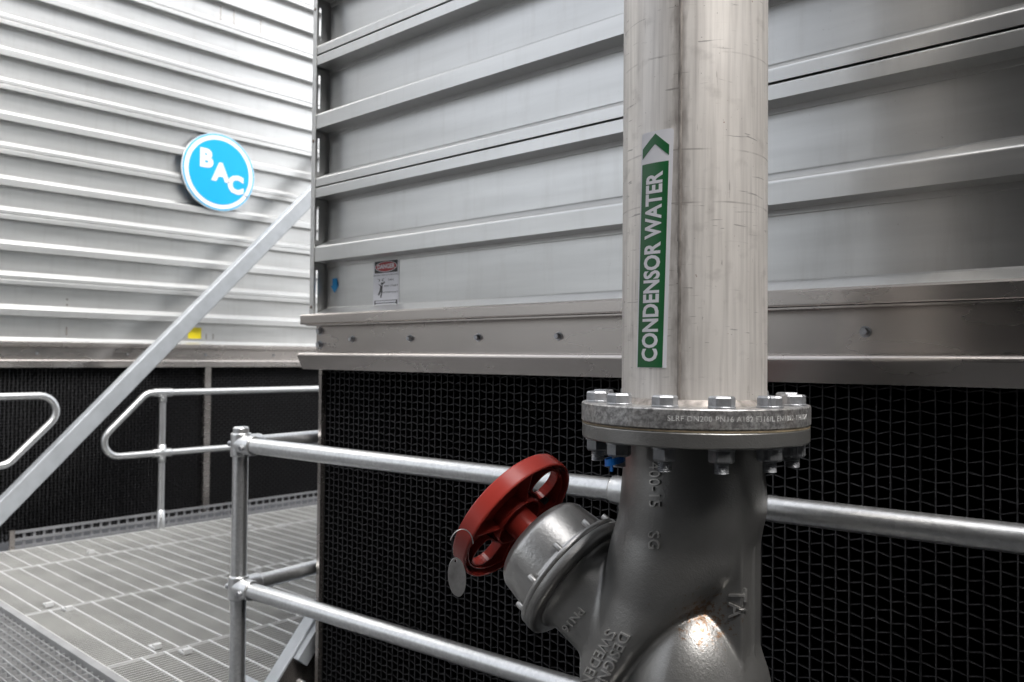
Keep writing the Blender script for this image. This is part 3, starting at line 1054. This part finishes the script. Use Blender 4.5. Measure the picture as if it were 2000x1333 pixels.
def surface_nets(f, lo, hi, h):
    lo = np.array(lo); hi = np.array(hi)
    n = np.ceil((hi - lo) / h).astype(int) + 1
    ax = [lo[i] + h * np.arange(n[i]) for i in range(3)]
    X, Y, Z = np.meshgrid(*ax, indexing='ij')
    v = f(X, Y, Z)
    s = v < 0
    nx, ny, nz = n
    acc = np.zeros((nx - 1, ny - 1, nz - 1, 3)); cnt = np.zeros((nx - 1, ny - 1, nz - 1))
    corners = [(i, j, k) for i in (0, 1) for j in (0, 1) for k in (0, 1)]
    for c1 in corners:
        for ax_ in range(3):
            if c1[ax_] == 0:
                c2 = list(c1); c2[ax_] = 1
                sl1 = tuple(slice(c, c + m - 1) for c, m in zip(c1, n))
                sl2 = tuple(slice(c, c + m - 1) for c, m in zip(c2, n))
                v1, v2 = v[sl1], v[sl2]
                cr = (v1 < 0) != (v2 < 0)
                tt = np.where(cr, v1 / np.where(cr, v1 - v2, 1), 0)
                p = np.zeros(v1.shape + (3,))
                for q in range(3):
                    p[..., q] = c1[q]
                p[..., ax_] += tt
                acc += np.where(cr[..., None], p, 0)
                cnt += cr
    mask = cnt > 0
    idx = -np.ones(mask.shape, int)
    idx[mask] = np.arange(mask.sum())
    base = np.argwhere(mask)
    pts = lo + h * (base + acc[mask] / cnt[mask][:, None])
    quads = []
    for ax_ in range(3):
        sl1 = [slice(1, m - 1) for m in n]; sl2 = [slice(1, m - 1) for m in n]
        sl1[ax_] = slice(0, n[ax_] - 1); sl2[ax_] = slice(1, n[ax_])
        a, b = s[tuple(sl1)], s[tuple(sl2)]
        cr = np.argwhere(a != b)
        flip = a[tuple(cr.T)]
        off = np.array([1, 1, 1]); off[ax_] = 0
        c = cr + off
        u, w_ = [(1, 2), (2, 0), (0, 1)][ax_]
        du = np.zeros(3, int); du[u] = 1
        dw = np.zeros(3, int); dw[w_] = 1
        q = np.stack([idx[tuple((c - du - dw).T)], idx[tuple((c - dw).T)], idx[tuple(c.T)], idx[tuple((c - du).T)]], 1)
        q[~flip] = q[~flip][:, ::-1]
        quads.append(q)
    return pts, np.concatenate(quads)
def smin(a, b, k):
    h = np.clip(0.5 + 0.5 * (b - a) / k, 0, 1)
    return b * (1 - h) + a * h - k * h * (1 - h)
def smax(a, b, k):
    return -smin(-a, -b, k)
def cone_seg(X, Y, Z, p, q, r0, r1):
    p, q = np.array(p), np.array(q)
    d = q - p
    t_ = np.clip(((X - p[0]) * d[0] + (Y - p[1]) * d[1] + (Z - p[2]) * d[2]) / d.dot(d), 0, 1)
    return np.sqrt((X - p[0] - t_ * d[0]) ** 2 + (Y - p[1] - t_ * d[1]) ** 2 + (Z - p[2] - t_ * d[2]) ** 2) - (r0 + (r1 - r0) * t_)
def body_sdf(a, b, z):
    B = np.abs(b)
    # upper chamber: a tube that leans towards the bonnet, cut away underneath by a raked plane
    tube = cone_seg(a, b, z, (0.0, 0.0, -0.09), (0.0, 0.0, -0.215), 0.1065, 0.1065)
    for p, q, r0, r1 in (((0.0, -0.215), (0.022, -0.319), 0.1065, 0.107), ((0.022, -0.319), (0.045, -0.413), 0.107, 0.106),
                         ((0.045, -0.413), (0.074, -0.495), 0.106, 0.105), ((0.074, -0.495), (0.078, -0.58), 0.105, 0.10)):
        tube = smin(tube, cone_seg(a, b, z, (p[0], 0, p[1]), (q[0], 0, q[1]), r0, r1), 0.015)
    tube = np.maximum(tube, z + 0.10)
    cut = -(0.789 * (a + 0.126) + 0.615 * (z + 0.230)) - (0.08 - B) * 0.42
    d = smax(tube, cut, 0.016)
    # bonnet neck
    ca, cz = math.cos(E_), math.sin(E_)
    s_ = (a - PF[0]) * ca + (z - PF[1]) * cz
    ra = np.sqrt(((a - PF[0]) - s_ * ca) ** 2 + ((z - PF[1]) - s_ * cz) ** 2 + b * b)
    bon = smax(ra - (0.083 + 0.012 * np.exp(-((s_ + 0.020) / 0.010) ** 2)), np.maximum(s_ + 0.016, -0.20 - s_), 0.003)
    d = smin(d, bon, 0.010)
    # lower chamber: pointed dome
    q = ((np.abs(a + 0.010) / 0.108) ** 1.75 + (B / 0.128) ** 2.1 + (np.abs(z + 0.515) / 0.160) ** 1.75) ** (1 / 1.8)
    d = smin(d, (q - 1) * 0.112, 0.0045)
    # web between them, with a parting fin
    web = np.maximum(B - 0.040, np.maximum(-0.094 - a, a - 0.06))
    web = np.maximum(web, np.maximum(z + 0.16, -0.66 - z))
    d = smin(d, web, 0.006)
    fin = np.maximum(B - 0.0024, np.maximum(-0.0985 - a, a - 0.0))
    neckfin = np.maximum(B - 0.0024, np.maximum(-0.1085 - a, np.maximum(a, np.maximum(z + 0.13, -0.225 - z))))
    fin = np.maximum(fin, np.maximum(z + 0.20, -0.64 - z))
    d = smin(smin(d, fin, 0.003), neckfin, 0.003)
    low = np.maximum(np.sqrt(a * a + b * b) - 0.1065, np.maximum(z + 0.58, -0.70 - z))
    return smin(d, low, 0.02)
pts, quads = surface_nets(body_sdf, (-0.14, -0.14, -0.705), (0.235, 0.14, -0.098), 0.0032)
bp = [W(*p) for p in pts]
me = bpy.data.meshes.new('body')
me.from_pydata([tuple(p) for p in bp], [], quads.tolist())
bm = bmesh.new()
bm.from_mesh(me)
bmesh.ops.recalc_face_normals(bm, faces=bm.faces)
for _ in range(1):
    bmesh.ops.smooth_vert(bm, verts=bm.verts, factor=0.4, use_axis_x=True, use_axis_y=True, use_axis_z=True)
bm.to_mesh(me)
body_bvh = BVHTree.FromBMesh(bm)
bm.free()
me.polygons.foreach_set('use_smooth', [True] * len(me.polygons))
me.materials.append(M['valve'])
body_o = link('body', me, valve)
mb = MB()
flange(mb, ZF - 0.032, ZB, 0.1705)
mb.build('flange', 'valve', valve, recalc=False)
mb = MB()
flange(mb, -0.70, -0.724, 0.1705)
mb.build('flange', 'valve', valve, recalc=False)
mb = MB()
mb.cyl((0, 0, 0.01), (0, 0, CZ - 0.726), 0.1095, 64)
flange(mb, -0.727, -0.752, 0.1705)
mb.build('lower_pipe', 'pipe', valve)
# bonnet
mb = MB()
mb.revolve([(0.080, -0.0195), (0.104, -0.0195), (0.110, -0.0185), (0.1135, -0.0150), (0.1142, -0.0120), (0.1142, -0.0018), (0.1132, -0.0006)], pf, nvec, 96)
mb.build('joint_ring', 'valve', valve)
mb = MB()
rs = 0.026
capp = [(0.112, 0.0), (0.1135, 0.0015), (0.1135, 0.008), (0.112, 0.0095), (0.1035, 0.010), (0.0985, 0.012)]
capp += [(0.0985, 0.018), (0.0930, 0.066)]
for i in range(1, 8):
    a = R(90 * i / 7)
    capp.append((0.0930 - rs + rs * math.cos(a), 0.066 + rs * math.sin(a) * 0.95))
capp += [(0.040, 0.0915), (0.034, 0.0925), (0.033, 0.098), (1e-5, 0.098)]
mb.revolve(capp, pf, nvec, 96)
mb.build('bonnet', 'valve_cap', valve)
sm_b = MB()
sm_b.revolve([(0.0052, 0), (0.0052, 0.0145), (0.0045, 0.0155), (1e-5, 0.0155)], (0, 0, 0), (0, 0, 1), 16)
sm_me = sm_b.mesh('bonnet_bolt')
sm_me.materials.append(M['valve_cap'])
nq = nvec.to_track_quat('Z', 'Y')
e1 = (Vector((0, 0, 1)) - nvec * nvec.z).normalized()
e2 = nvec.cross(e1)
for i in range(10):
    a = R(36 * i + 20)
    o = link('bonnet_bolt', sm_me, valve)
    o.location = pf + (e1 * math.cos(a) + e2 * math.sin(a)) * 0.1065 + nvec * 0.009
    o.rotation_mode = 'QUATERNION'
    o.rotation_quaternion = nq
# handwheel: local z along the stem towards the far side
HWS = 0.153
hw = bpy.data.objects.new('handwheel', None)
C.objects.link(hw)
hw.parent = valve
hw['label'] = 'red plastic handwheel with oval openings'
hw.location = pf + nvec * HWS
toeye = (Vector((-PIPE.x, -PIPE.y, CZ)) - hw.location)
ey = (toeye - nvec * toeye.dot(nvec)).normalized()        # in-plane, towards the eye
ex = ey.cross(nvec).normalized()
if ex.dot(Vector((RT.x, RT.y, 0))) < 0:
    ex = -ex
ez = nvec.normalized()
HM = Matrix((ex, ey, ez)).transposed()
hw.rotation_mode = 'QUATERNION'
if HM.determinant() < 0:
    ey = -ey
    HM = Matrix((ex, ey, ez)).transposed()
    FLIP = -1
else:
    FLIP = 1
hw.rotation_quaternion = HM.to_quaternion()
WR = 0.1265
mb = MB()
mb.revolve_sharp([(WR - 0.016, 0.0145), (WR - 0.0025, 0.0165), (WR - 0.0007, 0.0155), (WR, 0.0135), (WR + 0.0006, -0.0135), (WR - 0.0002, -0.0155), (WR - 0.0015, -0.0165), (WR - 0.0032, -0.0165), (WR - 0.0042, -0.015),
            (WR - 0.0050, 0.006), (WR - 0.0125, 0.006), (WR - 0.0130, -0.010), (WR - 0.0150, -0.010), (WR - 0.0160, 0.006)], (0, 0, 0), (0, 0, 1), 96, closed=True)
mb.build('rim', 'red', hw)
def oval(ang, r0, r1, half, n=28, grow=0.0):
    """rounded opening between radii r0 and r1, widening outwards"""
    out = []
    rc, rh = (r0 + r1) / 2, (r1 - r0) / 2 + grow
    for i in range(n):
        a = 2 * math.pi * i / n
        cx, cy = math.cos(a), math.sin(a)
        ex_ = 0.75
        sx = math.copysign(abs(cx) ** ex_, cx) * rh
        sy = math.copysign(abs(cy) ** ex_, cy) * (half + grow)
        rr = rc + sx
        out.append((rr * math.cos(ang + sy / rr), rr * math.sin(ang + sy / rr)))
    return out
holes = [(R(0), 0.056, 0.1085, 0.037), (R(188 * FLIP if FLIP > 0 else 172), 0.056, 0.1085, 0.037)]
outer = [((WR - 0.014) * math.cos(2 * math.pi * i / 72), (WR - 0.014) * math.sin(2 * math.pi * i / 72)) for i in range(72)]
vs_, fs = curve_plate([outer] + [oval(*h)[::-1] for h in holes], 0.0045, 0.0006)
mb = MB()
mb.add([(v.x, v.y, v.z + 0.0095) for v in vs_], fs)
for h in holes:
    v2, f2 = curve_plate([oval(*h, grow=0.0022), oval(*h)[::-1]], 0.018, 0.0006)
    mb.add([(v.x, v.y, v.z + 0.003) for v in v2], f2)
mb.build('web', 'red', hw, recalc=False)
mb = MB()
mb.revolve_sharp([(0.048, 0.010), (0.0495, -0.012), (0.0490, -0.018), (0.0465, -0.018), (0.0455, -0.012), (0.043, 0.006), (0.030, 0.007), (0.0285, 0.004), (0.0275, -0.066), (0.020, -0.066)], (0, 0, 0), (0, 0, 1), 64)
mb.build('hub', 'red', hw)
for ang in (50, 130, 230, 310):
    a = R(ang)
    mb = MB()
    rot = Matrix.Rotation(a, 3, 'Z')
    vs_ = [rot @ Vector(p) for p in ((0.046, -0.0016, 0.009), (0.046, 0.0016, 0.009), (0.115, 0.0016, 0.009), (0.115, -0.0016, 0.009),
                                     (0.046, -0.0012, -0.016), (0.046, 0.0012, -0.016), (0.115, 0.0012, -0.010), (0.115, -0.0012, -0.010))]
    mb.add(vs_, [(0, 1, 2, 3), (4, 7, 6, 5), (0, 4, 5, 1), (1, 5, 6, 2), (2, 6, 7, 3), (3, 7, 4, 0)])
    mb.build('rib', 'red', hw)
mb = MB()
mb.cyl((0.060, -0.052 * FLIP, 0.006), (0.060, -0.052 * FLIP, -0.009), 0.0065, 12)
mb.build('screw', 'ink', hw)

# cast lettering, projected on the casting
EYE = Vector((-PIPE.x, -PIPE.y, CZ))
def ray(px, py):
    """direction through a point of the picture plane of the lens, 2000 x 1333 units"""
    d = Vector(((px - 1000) / 1602.2, -(py - 666.5) / 1602.2, -1)).normalized()
    return (cam.matrix_world.to_3x3() @ d).normalized()
camr = cam.matrix_world.to_3x3() @ Vector((1, 0, 0))
camu = cam.matrix_world.to_3x3() @ Vector((0, 1, 0))
def cast_text(body_, px, py, rot_deg, size, h=0.0030, offset=0.0, spacing=1.0, bvh=None, shear=0.0):
    """raised letters centred where the line of sight meets the casting; rot clockwise in the picture"""
    bvh = bvh or body_bvh
    d = ray(px, py)
    hit = bvh.ray_cast(EYE, d)
    if hit[0] is None:
        return None
    a = -R(rot_deg)
    u = camr * math.cos(a) + camu * math.sin(a)
    v = -camr * math.sin(a) + camu * math.cos(a)
    vs2, fs2 = text_data(body_, size, offset, 'CENTER', size * 0.22, spacing)
    pos = []
    for p in vs2:
        o_ = hit[0] + u * p[0] + v * p[1] - d * 0.25
        q_ = bvh.ray_cast(o_, d)
        pos.append((q_[0], q_[1]) if q_[0] is not None else (hit[0] + u * p[0] + v * p[1], hit[1]))
    mb_ = MB()
    top = [p + n_ * h for p, n_ in pos]
    bot = [p - n_ * 0.0008 for p, n_ in pos]
    look = {}
    k = len(mb_.v)
    mb_.add(top, fs2)
    edges = {}
    for f in fs2:
        for i in range(len(f)):
            key = tuple(sorted((f[i], f[(i + 1) % len(f)])))
            edges[key] = edges.get(key, 0) + 1
    o_ = len(mb_.v)
    mb_.v += [tuple(b_) for b_ in bot]
    for (i, j), c in edges.items():
        if c == 1:
            mb_.f.append((i, j, o_ + j, o_ + i))
            mb_.sm.append(False)
    return mb_.build('cast_lettering', 'letter', body_o)
cast_text('400-15', 1279, 947, 90, 0.0225, spacing=1.05)
cast_text('SG', 1277, 1056, 90, 0.0225)
cast_text('TA', 1438, 1178, 90, 0.034)
cast_text('PN16', 1120, 1210, 130, 0.019)
cast_text('DESIGNED', 1190, 1300, 117, 0.0225, spacing=1.02)
cast_text('SWEDEN', 1168, 1285, 117, 0.0225, spacing=1.02)

# ------------------------------------------------------------------ things on the valve and pipe
# metal tag on a wire ring through the rim of the handwheel
hwM = Matrix.Translation(hw.location + Vector((PIPE.x, PIPE.y, 0))) @ HM.to_4x4()
rim_pt = hwM @ Vector((-WR * 0.80, 0.093 * FLIP, -0.004)) + Vector((RT.x, RT.y, 0)) * 0.012 + Vector((0, 0, 0.022))
tg = thing('metal_tag', 'oval grey metal tag hanging on a wire ring from the handwheel rim', 'tag', rim_pt)
ctr = Vector((-RT.x * 0.004 - FW.x * 0.030, -RT.y * 0.004 - FW.y * 0.030, -0.012))
mb = MB()
ring = []
rx = (camr * 0.85 + FW * 0.45).normalized()
for i in range(15):
    a = 2 * math.pi * i / 32
    ring.append(ctr + rx * (0.021 * math.cos(a)) + Vector((0, 0, 1)) * (0.026 * math.sin(a)))
mb.tube(ring, 0.0009, 8, False)
mb.build('wire_ring', 'tag', tg)
mb = MB()
lo_ = ctr + rx * -0.010 + Vector((0, 0, -0.024))
tn = (FW * -0.82 + RT * 0.57)
tx = Vector((0, 0, 1)).cross(tn).normalized()
tu = (Vector((0, 0, 1)) - tx * 0.12).normalized()
mb2, fs = curve_plate([[(0.0165 * math.cos(2 * math.pi * i / 40), 0.0325 * math.sin(2 * math.pi * i / 40)) for i in range(40)],
                       [(0.0025 * math.cos(2 * math.pi * i / 12), 0.027 + 0.0025 * math.sin(2 * math.pi * i / 12)) for i in range(12)][::-1]], 0.0012, 0.0)
mb.add([lo_ + tx * v.x + tu * (v.y - 0.027) + tn * v.z for v in mb2], fs)
mb.build('plate', 'tag', tg, recalc=False)
# blue cable tie on a stud
a = view - R(45)
ct = thing('cable_tie', 'blue plastic cable tie looped round a stud under the flange', 'cable tie',
           (PIPE.x + 0.1475 * math.cos(a), PIPE.y + 0.1475 * math.sin(a), ZB - 0.026 + CZ))
mb = MB()
ring = []
lf = -camr
for i in range(24):
    q = 2 * math.pi * i / 23
    ring.append(Vector((lf.x, lf.y, 0)) * (0.006 + 0.0135 * math.cos(q)) + Vector((FW.x, FW.y, 0)) * (0.0125 * math.sin(q)) + Vector((0, 0, -0.004 * math.cos(q))))
for i in range(23):
    p, q = ring[i], ring[i + 1]
    n_ = Vector((p.x, p.y, 0)).normalized() * 0.0012
    mb.add([p - Vector((0, 0, 0.005)), q - Vector((0, 0, 0.005)), q + Vector((0, 0, 0.005)), p + Vector((0, 0, 0.005)),
            p + n_ - Vector((0, 0, 0.005)), q + n_ - Vector((0, 0, 0.005)), q + n_ + Vector((0, 0, 0.005)), p + n_ + Vector((0, 0, 0.005))],
           [(0, 1, 2, 3), (4, 7, 6, 5), (0, 4, 5, 1), (3, 2, 6, 7)], False)
mb.build('strap', 'blue_tie', ct)
mb = MB()
mb.box(Vector((lf.x, lf.y, 0)) * 0.012 + Vector((FW.x, FW.y, 0)) * -0.010 + Vector((0, 0, -0.008)), (0.004, 0.003, 0.014))
mb.build('tail', 'blue_tie', ct)

# pipe marker: vinyl strip wrapped round the pipe
pm = thing('pipe_marker', 'green and white strip sticker lettered CONDENSOR WATER on the pipe', 'sticker', (PIPE.x, PIPE.y, 0))
LA = view - R(31.6)
def onpipe(u, v, h):                           # u round the pipe (to the right as seen), v up from the middle
    a_ = LA + (u + v * 0.028) / RAD
    rr = RAD + 0.0003 + h
    return (rr * math.cos(a_), rr * math.sin(a_), v - u * 0.0 + 0.160 + CZ)
def patch(mb_, poly, h, step=0.004):
    bm_ = bmesh.new()
    f = bm_.faces.new([bm_.verts.new((x_, y_, 0)) for x_, y_ in poly])
    bmesh.ops.triangulate(bm_, faces=[f])
    xs = [p[0] for p in poly]
    k = min(xs) + step
    while k < max(xs):
        bmesh.ops.bisect_plane(bm_, geom=bm_.verts[:] + bm_.edges[:] + bm_.faces[:], plane_co=(k, 0, 0), plane_no=(1, 0, 0))
        k += step
    bm_.verts.index_update()
    solid(mb_, [v.co.to_2d() for v in bm_.verts], [[v.index for v in f.verts] for f in bm_.faces], lambda x_, y_, hh: onpipe(x_, y_, hh), h)
    bm_.free()
hw_, hh_ = 0.0268, 0.1725
mb = MB()
rr_ = 0.004
patch(mb, [(-hw_, -hh_), (hw_, -hh_), (hw_, hh_ - rr_), (hw_ - rr_ * 0.3, hh_ - rr_ * 0.3), (hw_ - rr_, hh_), (-hw_ + rr_, hh_), (-hw_ + rr_ * 0.3, hh_ - rr_ * 0.3), (-hw_, hh_ - rr_)], 0.0003)
strip = mb.build('strip', 'white_vinyl', pm, recalc=False)
mb = MB()
gx0, gx1 = -hw_ + 0.0025, hw_ - 0.006
patch(mb, [(gx0, -hh_ + 0.0004), (gx1, -hh_ + 0.0004), (gx1, 0.126), (gx0, 0.126)], 0.0006)
mb.build('green_field', 'green_vinyl', strip, recalc=False)
mb = MB()
gm = (gx0 + gx1) / 2
patch(mb, [(gx0, 0.134), (gm, 0.1535), (gm, 0.1685), (gx0, 0.149)], 0.0006)
patch(mb, [(gm, 0.1535), (gx1, 0.134), (gx1, 0.149), (gm, 0.1685)], 0.0006)
mb.build('arrow_mark', 'green_vinyl', strip, recalc=False)
mb = MB()
vs_, fs = text_data('CONDENSOR WATER', 0.0400, 0.0012, 'CENTER', 0.004, 1.0)
xs = [v[0] for v in vs_]
ys = [v[1] for v in vs_]
kx = 0.276 / (max(xs) - min(xs))
ky = 0.0285 / (max(ys) - min(ys))
cx_, cy_ = (max(xs) + min(xs)) / 2, (max(ys) + min(ys)) / 2
solid(mb, [((v[0] - cx_) * kx, (v[1] - cy_) * ky) for v in vs_], fs, lambda x_, y_, hh: onpipe(gm - y_, x_ - 0.0255, hh), 0.0009)
mb.build('lettering', 'white_vinyl', strip, recalc=False)

# ------------------------------------------------------------------ stickers on the near tower
def flat(mb_, poly, h, fn):
    bm_ = bmesh.new()
    f = bm_.faces.new([bm_.verts.new((x_, y_, 0)) for x_, y_ in poly])
    bmesh.ops.triangulate(bm_, faces=[f])
    bm_.verts.index_update()
    solid(mb_, [v.co.to_2d() for v in bm_.verts], [[v.index for v in f.verts] for f in bm_.faces], fn, h)
    bm_.free()
YR = NY + RIB                                  # recess plane of the near tower
def face_fn(x0, z0_):
    return lambda x_, y_, h: (x_ * x0, -0.0006 - h, y_ * z0_)
dl = thing('warning_label', 'white warning label with red DANGER oval on the near tower', 'label', (-2.000, YR, CZ + 0.229))
fn = face_fn(1.50, 0.93)
LW, LH = 0.0415, 0.080
mb = MB(); flat(mb, [(-LW, -LH), (LW, -LH), (LW, LH), (-LW, LH)], 0.0004, fn); bk = mb.build('backing', 'white_vinyl', dl, recalc=False)
mb = MB()
flat(mb, [(-0.037, 0.035), (0.037, 0.035), (0.037, 0.076), (-0.037, 0.076)], 0.0007, fn)
flat(mb, [(-0.037, -0.076), (0.037, -0.076), (0.037, -0.057), (-0.037, -0.057)], 0.0007, fn)
# little falling figure and fan blades
for poly in ([(-0.018, -0.008), (-0.010, -0.006), (-0.012, -0.026), (-0.020, -0.024)],
             [(-0.012, -0.006), (-0.002, 0.003), (-0.005, 0.005), (-0.016, -0.003)],
             [(-0.016, -0.006), (-0.024, -0.001), (-0.023, -0.004), (-0.017, -0.010)],
             [(-0.020, -0.024), (-0.014, -0.026), (-0.022, -0.040), (-0.026, -0.038)],
             [(-0.014, -0.024), (-0.010, -0.024), (-0.014, -0.048), (-0.018, -0.048)],
             [(-0.030, 0.018), (-0.020, 0.014), (-0.019, 0.009), (-0.024, 0.006), (-0.0215, 0.010), (-0.022, 0.013)],
             [(-0.002, 0.018), (-0.012, 0.014), (-0.013, 0.009), (-0.002, 0.004), (-0.0105, 0.010), (-0.010, 0.013)]):
    flat(mb, poly, 0.0007, fn)
flat(mb, [(-0.013 + 0.0035 * math.cos(i * 0.7854), 0.000 + 0.0035 * math.sin(i * 0.7854)) for i in range(8)], 0.0008, fn)
for body_, x_, y_, s_ in (('FAN MAY START AUTOMATICALLY', 0.0, 0.0275, 0.0052), ('FAN', 0.016, 0.010, 0.009), ('MAY START', 0.017, -0.010, 0.0085), ('AUTOMATICALLY', 0.014, -0.031, 0.0062)):
    v2, f2 = text_data(body_, s_, 0.0)
    solid(mb, [(p[0] + x_, p[1] + y_) for p in v2], f2, fn, 0.0007)
mb.build('print_black', 'ink', bk, recalc=False)
mb = MB()
flat(mb, [(0.0355 * math.cos(2 * math.pi * i / 40), 0.0555 + 0.0175 * math.sin(2 * math.pi * i / 40)) for i in range(40)], 0.0010, fn)
for s_ in (-0.062, -0.0705):
    flat(mb, [(-0.033, s_ - 0.0028), (0.033, s_ - 0.0028), (0.033, s_ + 0.0028), (-0.033, s_ + 0.0028)], 0.0010, fn)
v2, f2 = text_data('DANGER', 0.0195, 0.0006)
mb.build('print_white', 'white_vinyl', bk, recalc=False)
mb = MB()
flat(mb, [(0.0335 * math.cos(2 * math.pi * i / 40), 0.0555 + 0.0157 * math.sin(2 * math.pi * i / 40)) for i in range(40)], 0.0013, fn)
mb.build('print_red', 'sign_red', bk, recalc=False)
mb = MB()
kx = 0.056 / (max(v[0] for v in v2) - min(v[0] for v in v2))
solid(mb, [(p[0] * kx, p[1] * 1.05 + 0.0555) for p in v2], f2, fn, 0.0017)
mb.build('lettering', 'white_vinyl', bk, recalc=False)
ar = MB()
flat(ar, [(-0.0085, 0.027), (-0.0085, 0.002), (-0.0155, 0.002), (0.0, -0.025), (0.0155, 0.002), (0.0085, 0.002), (0.0085, 0.027)], 0.0005, fn)
o = ar.build('arrow_sticker', 'arrow', None, recalc=False)
o.location = (-2.267, YR, CZ + 0.234)
tag(o, 'small blue arrow sticker pointing down near the tower corner', 'sticker')

# ------------------------------------------------------------------ round sign and sticker on the far tower
SGX = FX + 0.012
t0 = (421 - 1000) / 1602.2
dd = -SGX / (math.sin(YAW) - math.cos(YAW) * t0)
sgy = dd * (math.cos(YAW) + math.sin(YAW) * t0)
sg = thing('round_sign', 'round blue sign with white ring and three white letters on the far tower', 'sign', (SGX, sgy, CZ + 1.49))
SR = 0.315
fn2 = lambda x_, y_, h: (h, x_, y_)
def circ(r, n=72):
    return [(r * math.cos(2 * math.pi * i / n), r * math.sin(2 * math.pi * i / n)) for i in range(n)]
mb = MB(); flat(mb, circ(SR), 0.018, fn2); disc = mb.build('disc', 'sign_white', sg, recalc=False)
for nm, rr_, hh, mt in (('edge_ring', SR * 0.985, 0.0195, 'cyan_edge'), ('white_ring', SR * 0.945, 0.021, 'sign_white'), ('blue_field', SR * 0.835, 0.0225, 'cyan')):
    mb = MB(); flat(mb, circ(rr_), hh, fn2); mb.build(nm, mt, disc, recalc=False)
for ch, x_, y_ in (('B', -0.118, 0.088), ('A', 0.010, -0.006), ('C', 0.142, -0.088)):
    v2, f2 = text_data(ch, 0.195, 0.0105)
    mb = MB()
    solid(mb, [(p[0] * 1.0 + x_, p[1] + y_) for p in v2], f2, fn2, 0.0245)
    mb.build('letter', 'sign_white', disc, recalc=False)
v2, f2 = text_data('TM', 0.03, 0.001)
mb = MB()
solid(mb, [(p[0] + 0.235, p[1] - 0.155) for p in v2], f2, fn2, 0.0245)
mb.build('letter', 'sign_white', disc, recalc=False)
ys_ = MB()
flat(ys_, [(-0.055, -0.045), (0.055, -0.045), (0.055, 0.045), (-0.055, 0.045)], 0.001, fn2)
o = ys_.build('yellow_sticker', 'yellow', None, recalc=False)
tq = (380 - 1000) / 1602.2
xq = FX - RIB + 0.001
dd = -xq / (math.sin(YAW) - math.cos(YAW) * tq)
o.location = (xq, dd * (math.cos(YAW) + math.sin(YAW) * tq), CZ + 0.178)
tag(o, 'square yellow sticker low on the far tower beside the diagonal brace', 'sticker')
